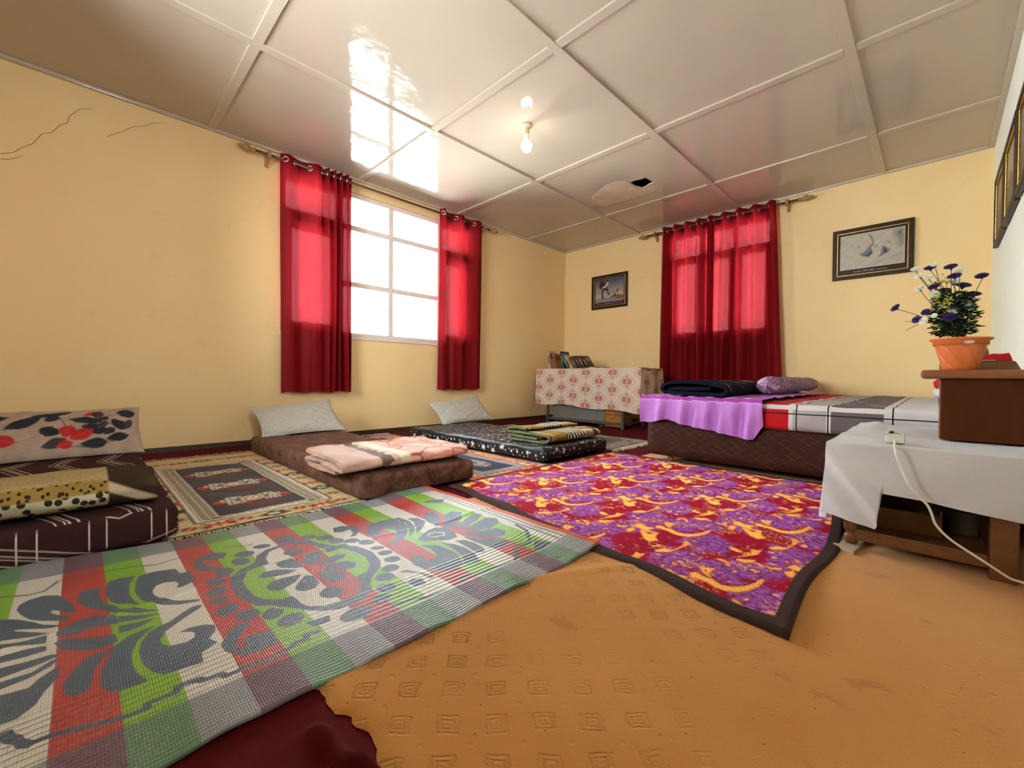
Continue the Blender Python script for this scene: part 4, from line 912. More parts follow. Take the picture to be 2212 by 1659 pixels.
def folded(name, path, th, y0, y1, mats, label, ny=36, seed=0, wav=.006, yshift=0.0, capmat=None, tip=None, slant=0.0):
    """a blanket folded along path (x, z), lying along y"""
    pts = []                                                          # smooth the centreline
    P = [np.array(p, float) for p in path]
    for i in range(len(P)-1):
        p0, p1, p2, p3 = P[max(i-1,0)], P[i], P[i+1], P[min(i+2, len(P)-1)]
        for k in range(6):
            s = k/6; pts.append(.5*((2*p1)+(-p0+p2)*s+(2*p0-5*p1+4*p2-p3)*s*s+(-p0+3*p1-3*p2+p3)*s**3))
    pts.append(P[-1]); pts = np.array(pts); n = len(pts)
    tg = np.gradient(pts, axis=0); tg /= np.linalg.norm(tg, axis=1)[:, None]+1e-9; nr = np.stack([-tg[:, 1], tg[:, 0]], 1)
    s = np.concatenate([[0], np.cumsum(np.linalg.norm(np.diff(pts, axis=0), axis=1))])
    out = np.concatenate([pts+nr*th/2, (pts+tg*0)[::-1]-nr[::-1]*th/2]); ss = np.concatenate([s, s[::-1]])
    ys = np.linspace(y0, y1, ny)
    zmin = out[:, 1].min(); A = np.zeros((len(out), ny, 3))
    for j, y in enumerate(ys):
        e = (out[:, 1]-zmin)/(out[:, 1].max()-zmin)
        A[:, j, 0] = out[:, 0]+.010*wob(y*2.0, e*1.2, 1, seed)*(.4+e)
        A[:, j, 1] = y+yshift*e+.006*wob(out[:, 0]*3, e*2, 1, seed)
        A[:, j, 2] = out[:, 1]+wav*wob(out[:, 0]*1.5, y*2.2, 1, seed+2)*e
        A[:, j, 0] += slant*(y-(y0+y1)/2)
        if tip: A[:, j, 2] = zmin+(A[:, j, 2]-zmin)*tip(y)
    uv = np.stack(np.broadcast_arrays(ss[:, None], A[..., 1]), -1)
    c = ((pts[:, 0].min()+pts[:, 0].max())/2, (y0+y1)/2, zmin)
    root = thing(name, c, label, 'blanket')
    sheet('folded_layers', A, mats, root, uv=uv, closed=True)
    m = len(out)
    for j, d in ((0, 1), (ny-1, -1)):
        g = G(); g.v += [tuple(p+np.array([0, -.001*d, 0])) for p in A[:, j]]
        for i in range(n-1):
            q = (i, i+1, m-2-i, m-1-i); g.f.append(q if d < 0 else q[::-1])
        build('hem', g, capmat or mats, root, smooth=False)
    return root
# salmon and brown blanket on the velvet mattress
t = T('salmon_flower_blanket', .9, .15)
u, v, vec = t.uv(); wv = t.noise(7, 3, vec); w2 = (wv-.5)*.06
y = v+w2
c = t.mix(t.step(.45, .6, t.noise(5, 2, vec)), (.44, .26, .20), (.50, .33, .27))
c = t.mix(t.step(-4.235, -4.225, v+w2*.3)*t.step(-4.165, -4.175, v), c, (.12, .055, .04))
c = t.mix(t.step(-4.185, -4.18, v)*t.step(.5, .52, t.m('FRACT', u*14.0)), c, (.50, .42, .28))
c = t.mix(t.step(-4.145, -4.135, y), c, (.62, .53, .40))
fl = t.mix(t.lin(.4, .6, 0, 1, t.noise(9, 3, vec)), (.50, .20, .13), (.68, .36, .27))
ed = t.voro(6.5, vec, 'DISTANCE_TO_EDGE'); fl = t.mix(t.step(.05, .015, ed), fl, (.32, .10, .06))
c = t.mix(t.step(-4.085, -4.07, y), c, fl)
t.col(c); t.set('Sheen Weight', .2); t.bump(t.noise(220, 2), .35, .004); M['salmon'] = t.mat
M['salmonedge'] = plain('beige_blanket_edge', (.42, .26, .19), .9, .15, .1, 20, .3)
z0 = .142
folded('folded_blanket', [(2.14,z0),(1.95,z0-.002),(1.83,z0),(1.795,z0+.012),(1.82,z0+.026),(1.95,z0+.028),(2.10,z0+.026),(2.185,z0+.018),(2.215,z0+.028),(2.20,z0+.05),(2.10,z0+.054),(1.95,z0+.056),(1.83,z0+.058),(1.80,z0+.068)], .018, -4.415, -3.72, M['salmon'], 'folded salmon and brown flowered blanket on the velvet mattress', 40, 3, .008, capmat=M['salmonedge'])
# animal print blanket with green edge
t = T('zebra_leopard_blanket', .9, .15)
u, v, vec = t.uv()
c = t.mix(t.step(.30, .20, t.voro(55, vec)), (.50, .38, .17), (.05, .03, .015))
gold = t.mix(t.step(.26, .18, t.voro(80, vec)), (.33, .20, .035), (.12, .06, .01))
zb = t.step(-.1, .1, t.m('SINE', v*190.0+(t.noise(6, 2, vec)-.5)*9.0+u*9.0)); zeb = t.mix(zb, (.015, .013, .012), (.66, .60, .48))
c = t.mix(t.step(-2.90, -2.88, v)*t.step(-2.74, -2.76, v), c, gold)
c = t.mix(t.step(-2.77, -2.75, v+(t.noise(9, 2, vec)-.5)*.03)*t.step(-2.52, -2.54, v), c, zeb)
bl = t.step(.5, .6, t.noise(12, 3, vec)); c = t.mix(t.step(-2.53, -2.51, v), c, t.mix(bl, (.52, .40, .20), (.10, .07, .04)))
t.col(t.mix(t.step(-2.925, -2.935, v), c, (.13, .15, .075))); t.bump(t.noise(260, 2), .35, .004); M['zebra'] = t.mat
M['olive'] = plain('olive_green_lining', (.15, .17, .085), .9, .15, .15, 30, .3)
z0 = .128
folded('folded_blanket', [(2.06,z0+.022),(1.90,z0+.022),(1.80,z0+.024),(1.80,z0+.002),(1.90,z0),(2.05,z0),(2.13,z0+.002),(2.165,z0+.022),(2.15,z0+.047),(2.05,z0+.052),(1.90,z0+.050),(1.78,z0+.052),(1.755,z0+.064),(1.80,z0+.078),(1.95,z0+.078)], .015, -2.955, -2.335, M['zebra'], 'folded leopard and zebra print blanket with olive edge on the starry mattress', 40, 7, .006, capmat=M['olive'])
# spotted roll on the dark brown mattress
t = T('spotted_fur_blanket', .9, .15)
u, v, vec = t.uv()
sp = t.step(.34, .28, t.voro(44, t.comb(u, v*.8))); sp2 = t.step(.27, .21, t.voro(58, vec))
pos = t.sep(t.obj())[2]
band = t.step(.068, .058, pos+(t.noise(5, 2, vec)-.5)*.012)*t.step(.014, .022, pos)
c = t.mix(sp2, t.mix(t.noise(8, 3, vec), (.21, .125, .022), (.33, .21, .05)), (.028, .018, .01)); pale = t.mix(sp, (.44, .39, .25), (.022, .018, .014))
c = t.mix(band, c, pale)
top = t.step(.096, .104, pos); c = t.mix(top*.6, c, (.45, .36, .18))
dk = t.mix(t.step(.5, .7, t.noise(6, 3, vec)), (.030, .017, .008), (.085, .055, .02))
cream = t.step(.022, .010, t.m('ABSOLUTE', pos-.045+(v+5.09)*.55)); dk = t.mix(cream*.9, dk, (.45, .36, .22))
t.col(t.mix(t.step(-5.158, -5.150, v), c, dk)); t.bump(t.noise(240, 2), .4, .005); M['spots'] = t.mat
z0 = .142
folded('folded_blanket', [(2.02,z0+.05),(1.95,z0+.045),(1.88,z0+.048),(1.865,z0+.022),(1.90,z0+.003),(1.97,z0),(2.06,z0+.004),(2.11,z0+.022),(2.12,z0+.05),(2.095,z0+.076),(2.02,z0+.086),(1.93,z0+.086),(1.85,z0+.074),(1.825,z0+.04)], .027, -5.62, -5.03, M['spots'], 'rolled leopard spotted blanket with dark brown end on the dark brown mattress', 44, 9, .006,
       tip=lambda y: 1-.16*max(0, (y+5.14)/.11)**2)
# ------------------------------------------------------------------ desk in the far corner
M['steel'] = plain('grey_painted_steel', (.075, .07, .062), .45, .5, .15, 30)
M['plywood'] = wood('plain_desk_board', (.20, .11, .05), (.28, .16, .08), .6)
DX0, DX1, DY0, DY1, DZ = .26, 1.765, -.905, -.40, .695
r = thing('desk', ((DX0+DX1)/2, (DY0+DY1)/2, 0), 'steel framed desk under a patterned cloth in the far corner', 'desk')
build('desk_top', G().box(DX0, DX1, DY0, DY1, DZ-.025, DZ), M['plywood'], r, bevel=.003)
for x in (.425, 1.53):
    for y in (-.89, -.43): build('leg', G().box(x-.014, x+.014, y-.014, y+.014, .004, DZ-.025), M['steel'], r, bevel=.002)
build('stretcher', G().box(.44, 1.515, -.90, -.88, .045, .075), M['steel'], r, bevel=.002); build('stretcher', G().box(.44, 1.515, -.44, -.42, .045, .075), M['steel'], r, bevel=.002)
for x in (.425, 1.53): build('side_rail', G().box(x-.01, x+.01, -.876, -.444, .045, .075), M['steel'], r, bevel=.002)
# cloth
cv = Canvas(1.52, .52, .006, S(216,196,176)); cv.soft = .004
cv.C *= (1+.03*wob(cv.X*4, cv.Y*4))[...,None]
def medal(cx, cy_):
    ln = S(172,146,124)
    for s in (1.0, .86): cv.mask(np.abs(sd_poly(cv.X, cv.Y, np.array([(cx, cy_+.098*s), (cx+.03*s, cy_+.07*s), (cx+.075*s, cy_+.045*s), (cx+.10*s, cy_), (cx+.075*s, cy_-.045*s), (cx+.03*s, cy_-.07*s), (cx, cy_-.098*s), (cx-.03*s, cy_-.07*s), (cx-.075*s, cy_-.045*s), (cx-.10*s, cy_), (cx-.075*s, cy_+.045*s), (cx-.03*s, cy_+.07*s)])))-.0022, ln, .8)
    rd, pk = S(158,84,80), S(200,138,128)
    for s in (-1, 1): cv.ell(cx+s*.024, cy_, .034, .036, rd)
    for s in (-1, 1): cv.ell(cx+s*.024, cy_, .028, .031, pk)
    for s in (-1, 1):
        for q in (-1, 1): cv.line([(cx+s*.008, cy_+q*.022), (cx+s*.022, cy_), (cx+s*.040, cy_+q*.016)], .006, rd)
    cv.ell(cx, cy_, .007, .028, S(220,190,172)); cv.ell(cx, cy_+.056, .012, .014, rd); cv.ell(cx, cy_-.056, .012, .014, rd); cv.ell(cx, cy_+.054, .006, .008, pk); cv.ell(cx, cy_-.054, .006, .008, pk)
for i in range(9):
    for j in range(4):
        medal(.06+i*.185, .465-j*.215-(.1075 if i % 2 else 0))
M['deskcloth'] = painted('printed_desk_cloth', .85, .2, .2, 300.)
n, m = cv.C.shape[:2]
fx = DX0-.02+cv.X; hem = .245-.045*np.clip((cv.X-.3)/1.2, 0, 1)-.012*np.sin(cv.X*9); k = cv.Y/.52
Zf = DZ+.006-(1-k)*(DZ+.006-hem)
Yf = DY0-.008-.016*(1-k)*(1+np.sin(cv.X*11+.5)*.8+.5*np.sin(cv.X*27))-.006*np.sin(cv.X*6)*(1-k)
P = np.stack([fx, Yf, Zf], -1)
r = sheet('tablecloth', P, M['deskcloth'], loc=((DX0+DX1)/2, DY0, DZ), col=cv.C, smooth=True)
tag(r, 'cream cloth printed with pink medallions draped over the corner desk', 'tablecloth')
k2 = np.linspace(0, 1, 60); kk = np.linspace(0, 1, 60); A, B = np.meshgrid(k2, kk, indexing='ij')
xr = P[-1, -1, 0]
side = np.stack([xr+.004+.02*(1-B)*(1+.7*np.sin(A*14)), DY0-.008+(DY1-DY0+.01)*A+(-.03)*(1-A)*(1-B), .165+.06*A+(DZ+.006-.165-.06*A)*B], -1)
ci = np.clip((A*.5/1.52*n).astype(int)+20, 0, n-1); cj = np.clip((B*.52/.52*(m-1)).astype(int), 0, m-1)
sheet('side_drop', side, M['deskcloth'], r, col=cv.C[ci, cj])
top = np.stack([fx[:, :84:3], np.broadcast_to(np.linspace(DY0-.008, DY1+.01, 28), fx[:, :84:3].shape), np.full(fx[:, :84:3].shape, DZ+.006)], -1)
sheet('top_cover', top, M['deskcloth'], r, col=cv.C[:, :84:3])
sl = side.copy(); sl[..., 0] = DX0-.024-.015*(1-B)*(1+.7*np.sin(A*14)); sl[..., 2] = .25+(DZ+.006-.25)*B
sheet('side_drop', sl, M['deskcloth'], r, col=cv.C[ci, cj])
# books leaning to the left
M['page'] = plain('book_pages', (.62, .54, .42), .8, .2, .1, 80)
def book(xb, lean, h, th, dep, c, label, spine=None):
    m_ = plain('book_cover', c, .45, .4, .15, 40); zb = DZ+.007; y0 = -.70
    a = math.radians(lean); ca, sa = math.cos(a), math.sin(a)
    def tr(p): x, z = p[0], p[2]; return (xb+x*ca-z*sa, y0+p[1], zb+x*sa+z*ca)
    r = thing('book', (xb, y0+dep/2, zb), label, 'book', 'books leaning on the corner desk')
    def bx(nm, x0, x1, ya, yb, za, zb_, mm, par=r):
        g = G().box(x0, x1, ya, yb, za, zb_); g.v = [tr(p) for p in g.v]; return build(nm, g, mm, par, bevel=.001, seg=1)
    g = G().box(0, .003, 0, dep, 0, h).box(th-.003, th, 0, dep, 0, h).box(.003, th-.003, 0, .003, 0, h); g.v = [tr(p) for p in g.v]
    cvr = build('cover', g, m_, r)
    bx('pages', .003, th-.003, .004, dep-.006, .004, h-.004, M['page'])
    sm = plain('cover_patch', spine or tuple(min(1, k*2.2+.05) for k in c), .5, .3, .2, 60)
    bx('cover_print', th, th+.0006, .02, dep-.02, h*.55, h*.85, sm, cvr); bx('spine_label', th*.25, th*.75, -.0006, 0, h*.3, h*.75, sm, cvr)
BK = [(.275, 8, .245, .036, .16, S(186,158,126), 'tall white and brown book, leftmost on the corner desk', S(110,60,40)), (.375, 11, .205, .034, .15, S(150,96,50), 'orange brown book second from the left on the corner desk', S(90,76,50)), (.515, 13, .235, .026, .165, S(36,62,70), 'tall teal book on the corner desk', S(120,150,150)),
      (.605, 34, .185, .022, .13, S(86,110,98), 'thin grey green book leaning between the teal and the cream book', None), (.655, 35, .19, .03, .14, S(196,158,112), 'cream spined book in the middle of the leaning row', S(150,100,60)), (.745, 36, .185, .03, .13, S(62,48,42), 'dark book leaning right of the cream one', S(120,110,104)), (.80, 35, .19, .028, .13, S(58,42,44), 'dark book third from the right in the leaning row', S(150,130,120)),
      (.85, 34, .185, .03, .13, S(84,58,42), 'brown book second from the right in the leaning row', S(170,150,120)), (.915, 36, .18, .034, .13, S(52,34,24), 'dark brown book, rightmost of the leaning row', S(150,120,90))]
for b in BK: book(*b)
r = thing('book', (1.0, -.66, DZ+.007), 'small dark book lying flat beside the leaning row', 'book', 'books leaning on the corner desk')
build('cover', G().box(.955, 1.04, -.72, -.60, DZ+.007, DZ+.03), plain('book_cover', S(56,34,24), .5), r, bevel=.002); build('pages', G().box(.957, 1.0385, -.7205, -.601, DZ+.010, DZ+.027), M['page'], r)
M['mag'] = plain('magazine_paper', (.42, .42, .42), .4, .4, .35, 12)
for (x, w, lab, c) in ((1.13, .24, 'grey magazine lying flat beside the books', 0), (1.62, .22, 'pale magazine lying flat at the right end of the desk', 1)):
    m_ = M['mag'] if c == 0 else plain('pale_magazine_paper', (.55, .50, .44), .4, .4, .3, 12)
    r = thing('magazine', (x, -.78, DZ+.007), lab, 'magazine')
    build('cover', G().box(x-w/2, x+w/2, -.895, -.68, DZ+.013, DZ+.0145), m_, r); build('pages', G().box(x-w/2+.002, x+w/2-.002, -.893, -.682, DZ+.007, DZ+.013), M['page'], r)
# things under the desk
t = T('galvanised_trunk', .6, .4); t.col(t.mix(t.noise(6, 5), (.15, .145, .13), (.24, .235, .21))); t.set('Metallic', .35); t.bump(t.noise(14, 4), .2, .006); M['tin'] = t.mat
r = thing('metal_trunk', (.87, -.66, 0), 'dull grey metal trunk under the corner desk', 'trunk')
build('body', G().box(.475, 1.265, -.85, -.50, .035, .30), M['tin'], r, bevel=.006); build('lid', G().box(.47, 1.27, -.855, -.495, .30, .36), M['tin'], r, bevel=.008)
for x in (.66, 1.17): build('hasp', G().box(x-.035, x+.035, -.858, -.85, .225, .305), M['steel'], r, bevel=.003)
build('lid_handle', G().torus((1.10, -.862, .24), (0, 1, 0), .03, .006), M['steel'], r, smooth=True)
for x in (.53, 1.21): build('foot', G().box(x-.03, x+.03, -.83, -.52, .004, .035), M['steel'], r)
M['orangewood'] = wood('orange_varnished_wood', (.36, .125, .018), (.44, .165, .03), .3, .5)
M['brass'] = plain('bright_clasp', (.75, .65, .45), .25, .5, .05, metal=1.0)
r = thing('wooden_box', (1.39, -.74, 0), 'orange varnished wooden box with a bright clasp under the desk', 'box')
build('body', G().box(1.285, 1.495, -.87, -.62, .02, .155), M['orangewood'], r, bevel=.004); build('lid', G().box(1.283, 1.497, -.872, -.618, .158, .30), M['orangewood'], r, bevel=.006)
cl = build('clasp', G().box(1.385, 1.40, -.879, -.8715, .12, .185), M['brass'], r, bevel=.002); build('clasp_ring', G().torus((1.392, -.882, .125), (0, 1, .2), .012, .003), M['brass'], cl, smooth=True)

# ------------------------------------------------------------------ bed
BX0, BX1, BY0, BY1 = 2.63, 4.325, -2.46, -.155
t = T('brown_quilted_bed_cloth', .75, .12)
u, v, vec = t.uv(); wr = (t.noise(5, 3, vec)-.5)*.05
a_ = t.m('PINGPONG', u+v*1.6+50.0+wr, .036); b_ = t.m('PINGPONG', u-v*1.6+50.0-wr, .036)
lat = t.m('MAXIMUM', t.step(.0045, .0015, a_), t.step(.0045, .0015, b_)*.7)*t.step(.35, .6, t.noise(14, 2, vec))
t.col(t.mix(lat*.6, t.mix(t.noise(10, 3, vec), (.028, .009, .006), (.046, .016, .010)), (.12, .05, .026))); t.bump(t.noise(60, 2)-lat, .3, .004); M['quilt'] = t.mat
M['footwood'] = wood('turned_light_wood', (.36, .19, .07), (.48, .27, .12), .4)
r = thing('bed', ((BX0+BX1)/2, (BY0+BY1)/2, 0), 'wide low bed with a dark brown quilted base', 'bed')
build('bed_base', soft_box(BX0, BX1, BY0, BY1, .06, .295, .02, .06), M['quilt'], r, smooth=True, uvf='box')
for x in (2.76, 4.2):
    for y in (BY0+.06, BY1-.08):
        build('foot', G().lathe([(.012,.014),(.018,.018),(.022,.03),(.016,.042),(.024,.05),(.026,.064)], (x, y+.04 if y < -1 else y, 0), 16), M['footwood'], r, smooth=True)
build('underbed_shade', G().box(BX0+.25, BX1-.02, BY0+.30, BY1, .012, .058), M['dark'], r)  # near-black block put in as the shade under the bed
t = T('checked_bed_sheet', .85, .2)
u, v, vec = t.uv(); px = t.attr('px'); py = t.attr('py')
def inr(e, a, b): return (e > a)*(e < b)
WH, G1, G2, G3, RD = (.56, .53, .52), (.36, .325, .315), (.125, .10, .105), (.27, .225, .225), (.46, .008, .012)
c = t.mix(inr(px, -.1, .87), WH, RD)
c = t.mix(inr(px, .89, 1.04), c, G1); c = t.mix(inr(px, 1.06, 1.27), c, G2); c = t.mix(inr(px, 1.30, 1.42), c, WH); c = t.mix(inr(px, 1.52, 1.80), c, G3)
row = inr(py, .0, .075); c = t.mix(inr(py, -.03, .012), c, WH)
for e in (.905, 1.045, 1.30, 1.46): c = t.mix(inr(px, e, e+.006), c, (.012, .010, .012))
c = t.mix(inr(py, -.055, -.049), c, (.012, .010, .012))
scr = t.step(.012, .004, t.m('ABSOLUTE', t.noise(3.0, 1, t.comb(px*1.0, py*4.0), .5, 1.5)-.5))*(px > .55)*(px < 1.3)*(py > .1); c = t.mix(scr, c, (.62, .58, .50))
t.col(c); t.bump(t.noise(9, 4)*1.0, .35, .012); M['sheet'] = t.mat
def dsp(p):
    x, y, z = p; return np.array([x, y+.008*wob(x*3, z*4)*(y < BY0+.03), z+(.006*wob(x*2, y*2) if z > .4 else 0)])
o = build('bed_mattress', soft_box(BX0+.005, BX1, BY0, BY1, .295, .445, .035, .03, dsp), M['sheet'], loc=((BX0+BX1)/2, (BY0+BY1)/2, .29), smooth=True, uvf='box')
co = np.empty(len(o.data.vertices)*3); o.data.vertices.foreach_get('co', co); co = co.reshape(-1, 3)+np.array(o['_o'])
f1 = co[:, 1] < BY0+.02
for nm, arr in (('px', co[:, 0]-BX0+.03), ('py', np.where(f1, co[:, 2]-.445-.0, co[:, 1]-BY0))):
    a = o.data.attributes.new(nm, 'FLOAT', 'POINT'); a.data.foreach_set('value', arr.astype(np.float32))
tag(o, 'bed mattress in a red, grey and white checked sheet', 'mattress')
# pink comforter hanging over the front
t = T('lilac_pink_satin', .55, .35)
rim = t.attr('rim')
c = t.mix(t.noise(4, 2), (.36, .12, .44), (.46, .19, .55)); c = t.mix(inr(rim, .0, .03), c, (.30, .035, .30)); c = t.mix(inr(rim, .030, .037), c, (.70, .62, .70))
t.col(c); t.bump(t.noise(10, 4, None, .6, .5), .5, .012); M['pink'] = t.mat
nu, nv = 90, 80
U = np.linspace(0, 1, nu); xs = 2.60+.745*U
L1 = 1.9; drop = .185+.05*np.clip((U-.35)/.5, 0, 1)**1.5+.0*U-.03*np.exp(-((U-.25)/.1)**2)
drop = np.where(U > .93, drop*(1-(U-.93)/.07*.35), drop)
P = np.zeros((nu, nv, 3)); RM = np.zeros((nu, nv))
for i in range(nu):
    tot = L1+drop[i]
    for j in range(nv):
        s = (L1-.13)*j/29 if j < 30 else L1-.13+(drop[i]+.13)*(j-29)/(nv-30)
        if s < L1: y, z = BY0+L1-s-.015, .468+.008*wob(xs[i]*4, s*3)
        else:
            d = s-L1; y = BY0-.026-.014*math.sin(xs[i]*44+d*9)*min(1, d*9)-.010*math.sin(xs[i]*83+d*5)*min(1, d*6); z = .468-d
            if d < .03: y += .018*(1-d/.03); z = .468-d*.7
        RM[i, j] = .06 if s < L1-.10 else (L1+.0-s+.03)
        P[i, j] = (xs[i]+.02*(s > L1)*(s-L1)*4*(U[i]-.35), y, z)
P[..., 0] += .0
edge = (np.abs(RM) > 1)
tag(sheet('comforter', P, M['pink'], loc=(2.93, -1.6, .47), attrs={'rim': np.where(RM < 0, .06, RM)}), 'lilac pink satin comforter hanging over the front of the bed', 'comforter')
# navy folded blanket
t = T('navy_fleece', .95, .06)
u, v, vec = t.uv()
fl = t.step(.54, .60, t.noise(7, 2, vec)); c = t.mix(t.noise(120, 2, vec), (.004, .004, .009), (.011, .011, .022))
c = t.mix(fl*t.step(-2.0, -1.8, v)*.55, c, (.36, .30, .22)); c = t.mix(t.step(.66, .70, t.noise(5, 2, t.comb(v*2.0, u)))*.5, c, (.35, .28, .24))
t.col(c); t.bump(t.noise(200, 2), .4, .004); M['navy'] = t.mat
z0 = .490
folded('folded_blanket', [(2.97,z0+.032),(2.85,z0+.026),(2.74,z0+.028),(2.70,z0+.014),(2.73,z0),(2.85,z0-.002),(2.97,z0-.004),(3.03,z0-.004),(3.062,z0+.018),(3.04,z0+.046),(2.95,z0+.062),(2.80,z0+.070),(2.69,z0+.062),(2.655,z0+.03),(2.68,z0-.002)], .022, -2.475, -.19, M['navy'], 'folded navy fleece blanket with pale flowers on the bed', 60, 12, .006, slant=-.077)
# rolled purple quilt
t = T('mauve_vine_print', .85, .2)
u, v, vec = t.uv()
vine = t.step(.06, .02, t.m('ABSOLUTE', t.noise(16, 2, vec, .5, 1.6)-.5)); c = t.mix(vine, (.20, .085, .17), (.46, .34, .44)); c = t.mix(t.attr('rim'), c, (.36, .15, .36))
t.col(c); t.bump(t.noise(14, 3), .4, .008); M['mauve'] = t.mat
ny, na = 50, 36
P = np.zeros((na, ny, 3)); uv = np.zeros((na, ny, 2)); rm = np.zeros((na, ny))
for j in range(ny):
    s = j/(ny-1); y = -1.75+1.68*s
    e = min(s, 1-s)*1.68; R = .068*min(1, .35+.65*math.sqrt(max(0, 1-(1-min(1, e/.05))**2)))*(1+.03*math.sin(s*23))
    if j in (0, ny-1): R = .004
    for i in range(na):
        a = 2*PI*i/na; P[i, j] = (3.185-.035*s+R*math.cos(a)*1.12, y, .540+R*math.sin(a)*.92+.003*math.sin(a*5+s*20)); uv[i, j] = (a*.068, y); rm[i, j] = float(y > -.17)
tag(sheet('rolled_quilt', P, M['mauve'], loc=(3.15, -.9, .45), uv=uv, attrs={'rim': rm}, closed=True), 'rolled mauve vine print quilt beside the navy blanket', 'quilt')
# red and white bag at the far right of the bed
M['redcloth'] = plain('red_cloth', (.50, .010, .018), .7, .3, .2, 20, .3, 60)
M['whitebag'] = plain('white_plastic_bag', (.62, .64, .66), .35, .4, .08, 20)
r = thing('shopping_bag', (4.13, -1.2, .452), 'red and white bag on the bed half hidden by the brown cabinet', 'bag')
def lump(x, y, z, a, b, c, seed, n=20):
    g = G(); pr = []
    A, B = np.meshgrid(np.linspace(0, 2*PI, n, endpoint=False), np.linspace(-PI/2+.05, PI/2-.05, n), indexing='ij')
    k = 1+.12*wob(A/1.5, B, 1, seed)*np.cos(B)
    return np.stack([x+a*np.cos(A)*np.cos(B)*k, y+b*np.sin(A)*np.cos(B)*k, z+c*np.sin(B)*k], -1)
sheet('bag_body', lump(4.13, -1.2, .50, .10, .12, .05, 1), M['whitebag'], r, closed=True); sheet('bag_top', lump(4.12, -1.18, .56, .085, .10, .05, 2), M['redcloth'], r, closed=True)
sheet('bag_strap', np.array([[(4.04+.012*k, -1.3, .56-.03*math.sin(k*.4)) for k in range(8)], [(4.04+.012*k, -1.27, .55-.03*math.sin(k*.4)) for k in range(8)]]), M['redcloth'], r)

# ------------------------------------------------------------------ low table at the right with a white cloth
TX0, TX1, TY0, TY1, TZ = 3.81, 4.325, -3.395, -2.49, .362
M['brownwood'] = wood('varnished_brown_wood', (.13, .048, .017), (.20, .080, .030), .4, .45, (12, 1, 12))
r = thing('low_table', ((TX0+TX1)/2, (TY0+TY1)/2, 0), 'low brown wooden table with a lower shelf at the right wall', 'table')
build('table_top', G().box(TX0, TX1, TY0, TY1, TZ-.022, TZ-.002), M['brownwood'], r, bevel=.003)
PR = [(.016,.030),(.020,.034),(.024,.046),(.024,.056),(.017,.064),(.0165,.07),(.022,.076),(.025,.082),(.0255,.11)]
for x in (TX0+.040, TX1-.04):
    for y in (TY0+.03, TY1-.04):
        if x < 4:
            build('leg', G().lathe([(q[0]*.85, q[1]-.006) for q in PR], (x, y, 0), 20).box(x-.022, x+.022, y-.022, y+.022, .10, TZ-.022), M['brownwood'], r, bevel=0)
        else:
            build('leg', G().box(4.165, 4.22, y-.028, y+.028, .013, TZ-.022) if x > 4 else None, M['brownwood'], r, bevel=.003)
for y in (TY0+.03, TY1-.04): build('shelf_rail', G().box(TX0+.05, 4.165, y-.012, y+.012, .040, .078), M['brownwood'], r, bevel=.003)
build('shelf_board', G().box(TX0+.04, 4.165, TY0+.042, TY1-.052, .052, .066), M['brownwood'], r)
build('back_panel', G().box(TX0+.05, 4.165, -2.98, -2.97, .066, .17), M['brownwood'], r)
M['block'] = wood('pale_scrap_wood', (.40, .30, .19), (.50, .39, .26), .8)
for k, y in enumerate((TY0+.03, TY1-.04)):
    x = TX0+.035
    tag(build('wooden_block', G().add([(3.808,y-.056,.013),(3.868,y-.09,.013),(3.893,y+.15,.013),(3.828,y+.155,.013),(3.808,y-.056,.0245),(3.868,y-.09,.0245),(3.893,y+.15,.0245),(3.828,y+.155,.0245)], [(0,3,2,1),(4,5,6,7),(0,1,5,4),(1,2,6,5),(2,3,7,6),(3,0,4,7)]), M['block'], loc=(x, y, .013), bevel=.001),
        ('pale scrap wood block under the front leg of the low table', 'pale scrap wood block under the rear leg of the low table')[k], 'wood block')
# white cloth
t = T('white_cotton_cloth', .85, .2)
t.col(t.mix(t.noise(5, 4), (.54, .54, .55), (.62, .62, .64))); t.bump(t.noise(7, 5, None, .6, 1.0), .45, .012)
M['whitecloth'] = t.mat
nu, nv = 120, 60
U, Vv = np.meshgrid(np.linspace(0, 1, nu), np.linspace(0, 1, nv), indexing='ij')
xs = 3.785+.55*U; zt = TZ+.006+.0*U
hemz = np.where(xs < 3.938, .098-.012*np.sin((xs-3.785)*14), .222-.10*(xs-3.94))
bl = np.clip((xs-3.932)/.010, 0, 1); hemz = (.124-.15*(xs-3.85)*(xs > 3.85))*(1-bl)+(.222-.10*(xs-3.94))*bl
Zc = hemz+(zt-hemz)*Vv
diag = (xs-3.785)-(zt-Zc)                                            # >0 right of the fold from the corner
fp = np.clip((xs-3.785)/.15, 0, 1)
Yc = np.where(diag < 0, TY0-.014-.055*fp*np.clip(-diag/.05, 0, 1)-.014, TY0-.014-.014*np.clip(1-diag/.10, 0, 1)-.010*(1-Vv)*(1+.5*np.sin(xs*34)))
Yc = Yc+.009*np.sin(xs*60+Zc*45)*np.clip(-diag/.06, 0, 1)+.004*np.sin(xs*22-Zc*30)*np.clip(diag/.08, 0, 1)
Xc = xs - .012*(1-Vv)*(1-U)+.0
r = sheet('white_cloth', np.stack([Xc, Yc, Zc], -1), M['whitecloth'], loc=(4.05, -2.9, TZ))
tag(r, 'plain white cloth draped over the low table at the right', 'tablecloth')
A, B = np.meshgrid(np.linspace(0, 1, 50), np.linspace(0, 1, 50), indexing='ij')
top = np.stack([3.785+.55*A, (TY0-.012)+(TY1-TY0+.02)*B, TZ+.006+.003*wob(A*2, B*3)*np.clip(8*B, 0, 1)+.012*np.exp(-((A-.12)/.08)**2)*np.clip((B-.5)*2, 0, 1)], -1)
top[:, 0] = np.stack([Xc, Yc, Zc], -1)[np.linspace(0, nu-1, 50).astype(int), -1]
sheet('top_cover', top, M['whitecloth'], r)
